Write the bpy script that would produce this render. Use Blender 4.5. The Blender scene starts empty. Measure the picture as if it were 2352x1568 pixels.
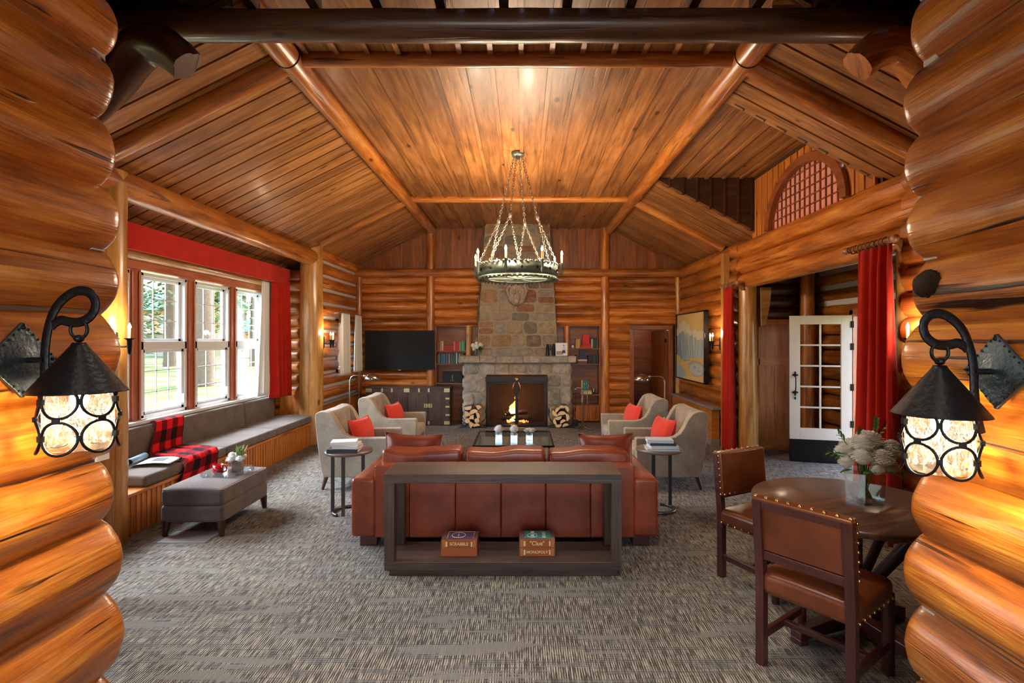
import bpy, math, random
from mathutils import Matrix, Vector, noise, Euler
random.seed(7)
C = bpy.context.scene.collection
PI = math.pi
R = math.radians
sc = bpy.context.scene

# ------------------------------------------------------------ camera
cam_d = bpy.data.cameras.new('camera')
cam = bpy.data.objects.new('camera', cam_d); C.objects.link(cam)
cam.location = (0, 0, 1.7); cam.rotation_euler = (R(90), 0, 0)
cam_d.sensor_width = 36; cam_d.lens = 1200 * 36 / 2352
cam_d.shift_x = -24 / 2352; cam_d.shift_y = -6 / 2352
cam_d.clip_start = 0.05; cam_d.clip_end = 500
sc.camera = cam
# ------------------------------------------------------------ world, sun, daylight, exposure
EXPO = 1.15
sc.view_settings.view_transform = 'Standard'; sc.view_settings.look = 'None'
sc.view_settings.gamma = 1; sc.view_settings.use_curve_mapping = False
sc.view_settings.exposure = EXPO
w = bpy.data.worlds.new('sky'); sc.world = w; w.use_nodes = True
wn = w.node_tree.nodes; wl = w.node_tree.links; wn.clear()
wo = wn.new('ShaderNodeOutputWorld'); wb = wn.new('ShaderNodeBackground')
sk = wn.new('ShaderNodeTexSky'); sk.sky_type = 'NISHITA'; sk.sun_disc = False
sk.sun_elevation = R(42); sk.sun_rotation = R(40); sk.air_density = 1.0; sk.dust_density = 1.5
wb.inputs['Strength'].default_value = 1.15
wl.new(sk.outputs[0], wb.inputs[0]); wl.new(wb.outputs[0], wo.inputs[0])

def lamp(name, kind, loc, energy, col=(1, 1, 1), size=0.1, rot=(0, 0, 0), **kw):
    d = bpy.data.lights.new(name, kind); d.energy = energy; d.color = col
    if kind == 'AREA':
        d.shape = 'RECTANGLE'; d.size = size[0]; d.size_y = size[1]
    elif kind == 'SUN': d.angle = size
    else: d.shadow_soft_size = size
    o = bpy.data.objects.new(name, d); C.objects.link(o); o.location = loc; o.rotation_euler = rot
    for k, v in kw.items(): setattr(o, k, v)
    return o
DAY = (0.86, 0.93, 1.0)
sun = lamp('sun', 'SUN', (0, 0, 20), 5.0, (1, 0.95, 0.86), R(1.5))
sun.data.energy = 3.6
sun.rotation_euler = Vector((0.45, 0.75, 0.95)).to_track_quat('Z', 'Y').to_euler()
# added fill light behind the camera, shining in through an added rear window
lamp('rear_fill_light', 'AREA', (0.0, -3.45, 1.75), 50, (1, 0.95, 0.88), (2.6, 1.5), (R(90), 0, 0))
# sky light through the bay windows, the small window and the entry doorway: portals that only guide the sampling of the sky
for loc_, size_, rot_ in (((-4.22, 5.6, 1.62), (1.7, 6.0), (0, R(-90), 0)), ((4.75, 6.62, 1.0), (2.1, 1.0), (0, R(90), 0))):
    pl = lamp('sky_portal', 'AREA', loc_, 1, (1, 1, 1), size_, rot_); pl.data.cycles.is_portal = True
WARM = (1.0, 0.78, 0.54)
# added area lamp above the view, boosting the skylight through the bay windows
lamp('bay_fill_light', 'AREA', (-7.2, 5.8, 4.6), 2300, DAY, (3.0, 7.0), (0, R(-58), 0))
# added spot lamps without fixtures, out of frame, brightening the foreground
for lx, ly, pw_ in ((-0.5, 0.6, 26), (0.5, 0.6, 26), (-0.5, 2.6, 62), (0.5, 2.6, 62)):
    d_ = lamp('added_fill_spot', 'SPOT', (lx, ly, 3.8), pw_, (1, .88, .72), .06); d_.data.spot_size = R(84); d_.data.spot_blend = .8

# ------------------------------------------------------------ render quality hints
cy = sc.cycles
cy.max_bounces = 7; cy.diffuse_bounces = 3; cy.glossy_bounces = 3; cy.transmission_bounces = 6
cy.transparent_max_bounces = 14; cy.sample_clamp_indirect = 4; cy.sample_clamp_direct = 0
cy.caustics_reflective = False; cy.caustics_refractive = False; cy.blur_glossy = 0.5
cy.use_denoising = True
try: cy.denoiser = 'OPENIMAGEDENOISE'
except Exception: pass

# ------------------------------------------------------------ material helpers
def S(r, g, b):
    f = lambda c: (c / 255 / 12.92) if c / 255 <= 0.04045 else ((c / 255 + 0.055) / 1.055) ** 2.4
    return (f(r), f(g), f(b), 1)
class NT:
    def __init__(s, name):
        s.mat = bpy.data.materials.new(name); s.mat.use_nodes = True
        s.n = s.mat.node_tree.nodes; s.l = s.mat.node_tree.links; s.n.clear()
        s.out = s.n.new('ShaderNodeOutputMaterial')
    def node(s, t, **kw):
        n = s.n.new('ShaderNode' + t)
        for k, v in kw.items(): setattr(n, k, v)
        return n
    def put(s, inp, v):
        if isinstance(v, bpy.types.NodeSocket): s.l.new(v, inp)
        else: inp.default_value = v
    def math(s, op, a, b=0.0, clamp=False):
        n = s.node('Math', operation=op, use_clamp=clamp); s.put(n.inputs[0], a); s.put(n.inputs[1], b); return n.outputs[0]
    def mix(s, fac, a, b, mode='MIX'):
        n = s.node('Mix', data_type='RGBA', blend_type=mode); s.put(n.inputs[0], fac); s.put(n.inputs[6], a); s.put(n.inputs[7], b); return n.outputs[2]
    def noise(s, vec, scale=5, detail=3, rough=0.5, dist=0):
        n = s.node('TexNoise'); s.put(n.inputs['Vector'], vec); n.inputs['Scale'].default_value = scale
        n.inputs['Detail'].default_value = detail; n.inputs['Roughness'].default_value = rough; n.inputs['Distortion'].default_value = dist
        return n.outputs['Fac']
    def scale(s, vec, v):
        n = s.node('VectorMath', operation='MULTIPLY'); s.put(n.inputs[0], vec); n.inputs[1].default_value = v; return n.outputs[0]
    def ramp(s, fac, stops, interp='LINEAR'):
        n = s.node('ValToRGB'); s.put(n.inputs[0], fac); cr = n.color_ramp; cr.interpolation = interp
        while len(cr.elements) < len(stops): cr.elements.new(0.5)
        for e, (p, c) in zip(cr.elements, stops): e.position = p; e.color = c
        return n.outputs[0]
    def bump(s, h, strength=0.3, dist=0.01):
        n = s.node('Bump'); s.put(n.inputs['Height'], h); n.inputs['Strength'].default_value = strength; n.inputs['Distance'].default_value = dist
        return n.outputs[0]
    def uvr(s):
        uv = s.node('UVMap').outputs[0]; sep = s.node('SeparateXYZ'); s.l.new(uv, sep.inputs[0])
        at = s.node('Attribute', attribute_name='rnd'); rn = at.outputs['Fac']
        cb = s.node('CombineXYZ'); s.l.new(sep.outputs[0], cb.inputs[0]); s.l.new(sep.outputs[1], cb.inputs[1])
        s.l.new(s.math('MULTIPLY', rn, 57.0), cb.inputs[2])
        return cb.outputs[0], rn
    def obj(s): return s.node('TexCoord').outputs['Object']
    def prin(s, col, rough=0.5, metal=0, coat=0, coat_rough=0.1, spec=0.5, normal=None, **kw):
        p = s.node('BsdfPrincipled'); s.put(p.inputs['Base Color'], col); s.put(p.inputs['Roughness'], rough)
        p.inputs['Metallic'].default_value = metal; p.inputs['Coat Weight'].default_value = coat
        p.inputs['Coat Roughness'].default_value = coat_rough; p.inputs['Specular IOR Level'].default_value = spec
        if normal is not None: s.l.new(normal, p.inputs['Normal'])
        for k, v in kw.items(): s.put(p.inputs[k.replace('_', ' ')], v)
        s.l.new(p.outputs[0], s.out.inputs[0]); return p
def plain(name, col, rough=0.5, metal=0, coat=0, nscale=40, namt=0.12, bump=0.0, **kw):
    t = NT(name); n = t.noise(t.obj(), nscale, 3)
    c = t.mix(n, tuple(x * (1 - namt) for x in col[:3]) + (1,), tuple(min(1, x * (1 + namt)) for x in col[:3]) + (1,))
    t.prin(c, rough, metal, coat, normal=t.bump(n, bump, 0.004) if bump else None, **kw); return t.mat
def wood(name, dark, mid, light, rough=0.4, coat=0.3, stretch=(1.3, 11), fine=42, crack=0.5, knots=True, bump=0.35, var=0.35, coat_rough=0.18):
    t = NT(name); v, rn = t.uvr()
    g = t.noise(t.scale(v, (stretch[0], stretch[1], 1)), 1.6, 5, 0.6, 0.4)
    b = t.noise(t.scale(v, (0.9, 2.6, 1)), 1.5, 3)
    f = t.noise(t.scale(v, (2.2, fine, 1)), 2.0, 3)
    a = t.math('ADD', t.math('MULTIPLY', g, 0.5), t.math('ADD', t.math('MULTIPLY', b, 0.34), t.math('MULTIPLY', f, 0.16)))
    col = t.ramp(a, [(0.34, dark), (0.5, mid), (0.66, light)])
    cr = t.noise(t.scale(v, (0.7, 16, 1)), 1.5, 2, 0.5, 0.8)
    crm = t.ramp(cr, [(0.635, (0, 0, 0, 1)), (0.69, (1, 1, 1, 1))])
    dk = tuple(x * 0.25 for x in dark[:3]) + (1,)
    col = t.mix(t.math('MULTIPLY', crm, crack), col, dk)
    h = t.math('SUBTRACT', t.math('ADD', g, t.math('MULTIPLY', f, 0.4)), t.math('MULTIPLY', crm, 1.0))
    if knots:
        vo = t.node('TexVoronoi'); vo.inputs['Scale'].default_value = 1.0
        t.l.new(t.scale(v, (1.5, 3.2, 1)), vo.inputs['Vector'])
        km = t.ramp(vo.outputs['Distance'], [(0.055, (1, 1, 1, 1)), (0.1, (0, 0, 0, 1))])
        col = t.mix(t.math('MULTIPLY', km, 0.8), col, dk)
    br = t.math('ADD', t.math('MULTIPLY', rn, var * 2), 1 - var)
    cb = t.node('CombineXYZ'); [t.l.new(br, cb.inputs[i]) for i in range(3)]
    col = t.mix(1.0, col, cb.outputs[0], 'MULTIPLY')
    t.prin(col, rough, 0, coat, coat_rough, normal=t.bump(h, bump, 0.006)); return t.mat

M = {}
M['log'] = wood('orange_log', S(98, 48, 16), S(176, 100, 36), S(216, 148, 68), 0.36, 0.35, crack=0.65, var=0.28)
M['logbig'] = wood('varnished_orange_log', S(94, 40, 9), S(180, 100, 24), S(224, 152, 56), 0.3, 0.45, stretch=(1.8, 13), fine=60, crack=1.0, bump=0.8, var=0.28, coat_rough=0.12)
M['logpale'] = wood('pale_log', S(146, 90, 38), S(196, 138, 66), S(222, 176, 108), 0.34, 0.4, crack=0.4, var=0.15)
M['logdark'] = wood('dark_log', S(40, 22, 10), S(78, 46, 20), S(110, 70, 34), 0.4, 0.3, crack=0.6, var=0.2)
M['board'] = wood('ceiling_board', S(92, 56, 28), S(150, 96, 50), S(184, 128, 74), 0.45, 0.08, stretch=(1.2, 14), crack=0.45, bump=0.25, var=0.22)
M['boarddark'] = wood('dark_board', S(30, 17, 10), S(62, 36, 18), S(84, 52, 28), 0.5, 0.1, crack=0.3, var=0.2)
M['gable'] = wood('gable_board', S(82, 42, 17), S(138, 76, 33), S(168, 102, 50), 0.45, 0.15, stretch=(1.2, 12), crack=0.4, var=0.2)
M['redwood'] = wood('red_brown_board', S(84, 40, 18), S(138, 74, 36), S(160, 92, 50), 0.4, 0.2, knots=False, crack=0.1, bump=0.12, var=0.14)
M['trim'] = wood('window_trim', S(136, 72, 46), S(178, 102, 72), S(196, 124, 92), 0.36, 0.3, knots=False, crack=0.12, bump=0.1, var=0.08)
M['bead'] = wood('honey_panel', S(132, 70, 22), S(192, 116, 46), S(214, 142, 70), 0.38, 0.25, crack=0.15, bump=0.15, var=0.1)
M['sash'] = plain('white_painted_metal', S(216, 220, 222), 0.4, namt=0.03)
M['chink'] = plain('white_chinking', S(198, 194, 190), 0.85, namt=0.1, bump=0.3)
M['darkwood'] = wood('dark_oak', S(38, 28, 24), S(66, 50, 42), S(88, 70, 58), 0.42, 0.1, stretch=(1.5, 24), fine=80, crack=0.12, knots=False, bump=0.12, var=0.1)
M['tabletop'] = wood('brown_oak', S(62, 42, 34), S(96, 68, 54), S(122, 90, 72), 0.34, 0.2, stretch=(1.2, 22), fine=80, crack=0.1, knots=False, bump=0.1, var=0.05)
M['mahog'] = wood('mahogany', S(38, 16, 14), S(66, 30, 26), S(86, 42, 34), 0.35, 0.3, stretch=(2, 20), crack=0.1, knots=False, bump=0.08, var=0.1)
M['rodwood'] = wood('rod_wood', S(120, 80, 50), S(160, 112, 76), S(186, 140, 100), 0.3, 0.3, knots=False, crack=0.1, bump=0.05, var=0.1)
M['leg'] = wood('brown_leg', S(58, 30, 20), S(92, 52, 36), S(110, 66, 46), 0.4, 0.2, knots=False, crack=0.1, bump=0.05, var=0.1)
def leather(name, c1, c2, c3, rough=0.36):
    t = NT(name); o = t.obj(); n = t.noise(o, 4, 4, 0.6); g = t.noise(o, 160, 2)
    c = t.ramp(n, [(0.35, c1), (0.5, c2), (0.68, c3)])
    t.prin(c, rough, 0, 0.12, 0.3, normal=t.bump(t.math('ADD', t.math('MULTIPLY', n, 0.6), t.math('MULTIPLY', g, 0.25)), 0.35, 0.006)); return t.mat
M['leather'] = leather('russet_leather', S(108, 42, 22), S(126, 53, 28), S(142, 64, 36))
M['leather2'] = leather('brown_leather', S(86, 40, 19), S(102, 50, 26), S(116, 60, 34), 0.28)
def fabric(name, c1, c2, sc_=260, rough=0.9, aniso=(1, 1, 4), bump=0.4):
    t = NT(name); o = t.obj(); a = t.noise(t.scale(o, aniso), sc_, 2); b = t.noise(t.scale(o, (aniso[2], aniso[1], aniso[0])), sc_, 2)
    m = t.math('MULTIPLY', t.math('ADD', a, b), 0.5)
    lo = t.noise(o, 6, 2)
    c = t.ramp(t.math('ADD', t.math('MULTIPLY', m, 0.8), t.math('MULTIPLY', lo, 0.2)), [(0.4, c1), (0.6, c2)])
    t.prin(c, rough, spec=0.2, normal=t.bump(m, bump, 0.002), Sheen_Weight=0.15); return t.mat
M['linen'] = fabric('oatmeal_linen', S(124, 112, 98), S(186, 172, 152), 130)
M['greyfab'] = fabric('grey_brown_upholstery', S(78, 70, 66), S(122, 112, 106), 150)
M['redfab'] = fabric('coral_red_fabric', S(190, 50, 38), S(226, 74, 56), 200)
M['curtain'] = fabric('scarlet_curtain', S(164, 26, 14), S(204, 44, 24), 260, bump=0.2)
M['white'] = plain('white_cloth', S(222, 224, 220), 0.9, namt=0.04, nscale=90, bump=0.1)
def petal():
    t = NT('white_petal'); df = t.node('BsdfDiffuse'); df.inputs[0].default_value = (.92, .92, .88, 1); tl = t.node('BsdfTranslucent'); tl.inputs[0].default_value = (.92, .92, .86, 1)
    m = t.node('MixShader'); m.inputs[0].default_value = 0.4; t.l.new(df.outputs[0], m.inputs[1]); t.l.new(tl.outputs[0], m.inputs[2]); t.l.new(m.outputs[0], t.out.inputs[0]); return t.mat
M['petal'] = petal()
M['leaf'] = plain('green_leaf', S(62, 110, 40), 0.45, namt=0.4, nscale=30)
M['leaf2'] = plain('pale_green_leaf', S(140, 158, 92), 0.5, namt=0.3, nscale=30)
M['iron'] = plain('black_iron', S(34, 35, 38), 0.42, 0.7, namt=0.4, nscale=60, bump=0.5)
M['irongrey'] = plain('hammered_grey_iron', S(84, 96, 104), 0.4, 0.8, namt=0.4, nscale=70, bump=0.8)
M['patina'] = plain('patinated_iron', S(112, 122, 112), 0.45, 0.65, namt=0.5, nscale=22, bump=0.7)
M['chain'] = plain('antique_chain_metal', S(128, 118, 102), 0.4, 0.7, namt=0.3, nscale=50)
M['black'] = plain('black_metal', S(26, 27, 29), 0.4, 0.5, namt=0.2)
M['gunmetal'] = plain('brown_grey_metal', S(84, 80, 80), 0.35, 0.7, namt=0.1)
M['chrome'] = plain('brushed_steel', S(170, 166, 160), 0.2, 1.0, namt=0.1)
M['brass'] = plain('brass', S(196, 160, 92), 0.25, 1.0, namt=0.2)
M['paleb'] = plain('pale_brass', S(196, 178, 136), 0.42, 0.6, namt=0.1)
M['copper'] = plain('copper', S(196, 120, 78), 0.25, 0.9, namt=0.1)
M['tvscreen'] = plain('black_screen', S(24, 26, 30), 0.55, namt=0.02, spec=0.15)
M['wax'] = plain('candle_sleeve', S(216, 168, 96), 0.6, namt=0.15, nscale=40)
M['ledge'] = plain('grey_ledge_stone', S(146, 140, 138), 0.4, namt=0.06)
M['paper'] = plain('paper', S(232, 230, 222), 0.8, namt=0.04)
M['soot'] = plain('sooty_firebrick', S(70, 50, 40), 0.9, namt=0.5, nscale=9, bump=0.5)
M['char'] = plain('charred_wood', S(30, 22, 18), 0.9, namt=0.5, nscale=30, bump=0.8)
M['bark'] = plain('bark', S(104, 84, 66), 0.9, namt=0.6, nscale=14, bump=1.0)
M['burl'] = plain('dark_burl', S(40, 24, 14), 0.7, namt=0.8, nscale=40, bump=0.8, spec=0.12)
M['cutwood'] = plain('cut_firewood', S(226, 190, 140), 0.75, namt=0.15, nscale=24, bump=0.3)
M['sculpt'] = plain('carved_stone', S(166, 154, 138), 0.85, namt=0.35, nscale=14, bump=0.8)
def colmat(name, rgb, rough=0.5, **kw):
    if name not in M: M[name] = plain(name, S(*rgb), rough, namt=0.08, **kw)
    return M[name]
def emit(name, col, strength):
    t = NT(name); e = t.node('Emission'); e.inputs[0].default_value = col; e.inputs[1].default_value = strength
    t.l.new(e.outputs[0], t.out.inputs[0]); return t.mat
M['bulb'] = emit('lit_bulb', (1, 0.82, 0.58, 1), 22)
M['bulbbig'] = emit('lit_lantern_bulb', (1, 0.88, 0.7, 1), 9)
def glass(name, tint=(1, 1, 1, 1), amount=0.09, rough=0.02, bump=False):
    t = NT(name); tr = t.node('BsdfTransparent'); tr.inputs[0].default_value = tint
    gl = t.node('BsdfGlossy'); gl.inputs['Roughness'].default_value = rough
    fr = t.node('LayerWeight'); fr.inputs[0].default_value = 0.25
    mx = t.node('MixShader'); t.l.new(t.math('ADD', t.math('MULTIPLY', fr.outputs['Facing'], amount * 2.5), amount * 0.5, True), mx.inputs[0])
    t.l.new(tr.outputs[0], mx.inputs[1]); t.l.new(gl.outputs[0], mx.inputs[2]); t.l.new(mx.outputs[0], t.out.inputs[0])
    return t.mat
M['glass'] = glass('clear_glass')
M['vase'] = glass('vase_glass', (0.96, 0.98, 0.97, 1), 0.17)
M['tglass'] = glass('table_glass', (0.84, 0.9, 0.87, 1), 0.2)
M['acrylic'] = glass('acrylic', (0.95, 0.96, 0.97, 1), 0.25)
def lantern_glass():
    t = NT('wavy_seeded_glass'); o = t.obj()
    n = t.noise(t.scale(o, (1, 1, 0.35)), 60, 2, 0.5, 1.5); b = t.bump(n, 1.0, 0.02)
    tr = t.node('BsdfTransparent'); tr.inputs[0].default_value = (0.97, 0.93, 0.86, 1)
    tl = t.node('BsdfTranslucent'); tl.inputs[0].default_value = (.42, 0.38, 0.32, 1); t.l.new(b, tl.inputs['Normal'])
    gl = t.node('BsdfGlossy'); gl.inputs['Roughness'].default_value = 0.08; t.l.new(b, gl.inputs['Normal'])
    m1 = t.node('MixShader'); t.l.new(t.ramp(n, [(0.42, (0.03,) * 3 + (1,)), (0.6, (0.16,) * 3 + (1,))]), m1.inputs[0])
    t.l.new(tr.outputs[0], m1.inputs[1]); t.l.new(tl.outputs[0], m1.inputs[2])
    m2 = t.node('MixShader'); m2.inputs[0].default_value = 0.12
    t.l.new(m1.outputs[0], m2.inputs[1]); t.l.new(gl.outputs[0], m2.inputs[2]); t.l.new(m2.outputs[0], t.out.inputs[0]); return t.mat
M['lglass'] = lantern_glass()
def frosted():
    t = NT('frosted_rose_glass'); tl = t.node('BsdfTranslucent'); tl.inputs[0].default_value = S(200, 150, 130)
    df = t.node('BsdfPrincipled'); df.inputs['Base Color'].default_value = S(168, 128, 112); df.inputs['Roughness'].default_value = 0.3
    m = t.node('MixShader'); m.inputs[0].default_value = 0.6; t.l.new(tl.outputs[0], m.inputs[1]); t.l.new(df.outputs[0], m.inputs[2]); t.l.new(m.outputs[0], t.out.inputs[0]); return t.mat
M['frost'] = frosted()
def screenmesh():
    t = NT('black_wire_mesh'); tr = t.node('BsdfTransparent'); df = t.node('BsdfDiffuse'); df.inputs[0].default_value = (0.02, 0.018, 0.016, 1)
    m = t.node('MixShader'); m.inputs[0].default_value = 0.42; t.l.new(tr.outputs[0], m.inputs[1]); t.l.new(df.outputs[0], m.inputs[2]); t.l.new(m.outputs[0], t.out.inputs[0]); return t.mat
M['mesh'] = screenmesh()
def flame():
    t = NT('flame'); uv = t.node('UVMap').outputs[0]; sp = t.node('SeparateXYZ'); t.l.new(uv, sp.inputs[0])
    c = t.ramp(sp.outputs[1], [(0.0, (1, 0.62, 0.2, 1)), (0.4, (1, 0.42, 0.07, 1)), (1.0, (1, 0.13, 0.01, 1))])
    s_ = t.ramp(sp.outputs[1], [(0.0, (1, 1, 1, 1)), (0.6, (0.55,) * 3 + (1,)), (1, (0.12,) * 3 + (1,))])
    e = t.node('Emission'); t.l.new(c, e.inputs[0]); t.l.new(t.math('MULTIPLY', s_, 9), e.inputs[1]); t.l.new(e.outputs[0], t.out.inputs[0]); return t.mat
M['flame'] = flame()
M['ember'] = emit('ember', (1, 0.25, 0.05, 1), 4)
def stone():
    t = NT('field_stone'); v, rn = t.uvr(); o = t.obj()
    base = t.ramp(rn, [(0.0, S(150, 136, 118)), (0.16, S(122, 108, 92)), (0.3, S(168, 148, 122)), (0.44, S(112, 112, 98)), (0.58, S(160, 124, 82)), (0.7, S(138, 88, 62)), (0.8, S(150, 142, 132)), (0.92, S(128, 102, 84))], 'CONSTANT')
    n = t.noise(o, 9, 5, 0.65, 0.6); n2 = t.noise(o, 45, 3)
    c = t.mix(t.ramp(n, [(0.3, (0, 0, 0, 1)), (0.7, (1, 1, 1, 1))]), t.mix(0.5, base, S(82, 70, 60)), t.mix(0.2, base, S(196, 180, 158)))
    t.prin(c, 0.8, spec=0.3, normal=t.bump(t.math('ADD', n, t.math('MULTIPLY', n2, 0.4)), 0.8, 0.03)); return t.mat
def stone2():
    t = NT('pale_split_stone'); v, rn = t.uvr(); o = t.obj()
    base = t.ramp(rn, [(0.0, S(182, 172, 162)), (0.25, S(168, 156, 140)), (0.5, S(150, 148, 138)), (0.7, S(190, 174, 150)), (0.88, S(128, 134, 124))], 'CONSTANT')
    n = t.noise(o, 7, 6, 0.7, 1.2); n2 = t.noise(o, 35, 3)
    c = t.mix(t.ramp(n, [(0.35, (0, 0, 0, 1)), (0.65, (1, 1, 1, 1))]), t.mix(0.4, base, S(104, 96, 86)), t.mix(0.35, base, S(216, 206, 192)))
    t.prin(c, 0.8, spec=0.3, normal=t.bump(t.math('ADD', n, t.math('MULTIPLY', n2, 0.3)), 1.0, 0.05)); return t.mat
M['stone'] = stone(); M['stone2'] = stone2()
M['mortar'] = plain('mortar', S(150, 138, 122), 0.9, namt=0.2, nscale=30, bump=0.6)
M['slate'] = plain('hearth_slate', S(92, 94, 96), 0.6, namt=0.25, nscale=5, bump=0.3)
def carpet():
    t = NT('woven_carpet'); o = t.obj()
    sp = t.node('SeparateXYZ'); t.l.new(o, sp.inputs[0])
    s1 = t.noise(t.scale(o, (85, 9, 1)), 1.0, 3, 0.6)
    rb = t.math('SINE', t.math('MULTIPLY', sp.outputs[0], 2 * PI / 0.0125)); cb_ = t.math('SINE', t.math('MULTIPLY', sp.outputs[1], 2 * PI / 0.016))
    s2 = t.noise(t.scale(o, (2.5, 26, 1)), 1.0, 3, 0.6)      # cross bands
    s3 = t.noise(t.scale(o, (1.5, 11, 1)), 1.0, 3, 0.5, 0.5)
    s4 = t.noise(t.scale(o, (60, 260, 1)), 1.0, 1)
    lo = t.noise(o, 0.8, 2)
    ribv = t.math('ADD', t.math('MULTIPLY', rb, 0.13), t.math('ADD', s1, 0.0))
    rib = t.ramp(ribv, [(0.36, S(46, 44, 40)), (0.5, S(94, 92, 86)), (0.62, S(184, 176, 160))])
    crs = t.ramp(t.math('ADD', t.math('MULTIPLY', cb_, 0.12), s1), [(0.38, S(54, 54, 54)), (0.6, S(130, 132, 132))])
    band = t.ramp(s2, [(0.5, (0, 0, 0, 1)), (0.56, (1, 1, 1, 1))])
    c = t.mix(t.math('MULTIPLY', band, 0.85), rib, crs)
    flat = t.ramp(s3, [(0.585, (0, 0, 0, 1)), (0.61, (1, 1, 1, 1))])
    c = t.mix(t.math('MULTIPLY', flat, 0.8), c, S(128, 127, 124))
    c = t.mix(t.math('MULTIPLY', s4, 0.3), c, S(60, 56, 50))
    c = t.mix(t.math('MULTIPLY', lo, 0.35), c, S(112, 104, 94))
    t.prin(c, 0.95, spec=0.1, normal=t.bump(s1, 0.5, 0.004)); return t.mat
M['carpet'] = carpet()
def plaid():
    t = NT('buffalo_plaid'); uv = t.node('UVMap').outputs[0]; sp = t.node('SeparateXYZ'); t.l.new(uv, sp.inputs[0])
    a = t.math('GREATER_THAN', t.math('FRACT', t.math('MULTIPLY', sp.outputs[0], 4.2)), 0.5)
    b = t.math('GREATER_THAN', t.math('FRACT', t.math('MULTIPLY', sp.outputs[1], 4.2)), 0.5)
    n = t.noise(t.obj(), 200, 2)
    c = t.ramp(t.math('MULTIPLY', t.math('ADD', a, b), 0.5), [(0, S(206, 34, 36)), (0.25, S(112, 20, 26)), (0.75, S(34, 22, 28))], 'CONSTANT')
    t.prin(c, 0.95, spec=0.1, normal=t.bump(n, 0.4, 0.003)); return t.mat
M['plaid'] = plaid()
def grassm():
    t = NT('lawn_grass'); o = t.obj(); n = t.noise(o, 0.35, 4, 0.6); f = t.noise(o, 14, 3)
    c = t.ramp(n, [(0.35, S(86, 116, 48)), (0.5, S(132, 150, 78)), (0.62, S(190, 184, 140))])
    c = t.mix(t.math('MULTIPLY', f, 0.4), c, S(60, 84, 34)); t.prin(c, 0.95, spec=0.1); return t.mat
M['grass'] = grassm()
M['foliage'] = plain('conifer_foliage', S(84, 104, 58), 0.8, namt=0.5, nscale=1.2)

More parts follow.
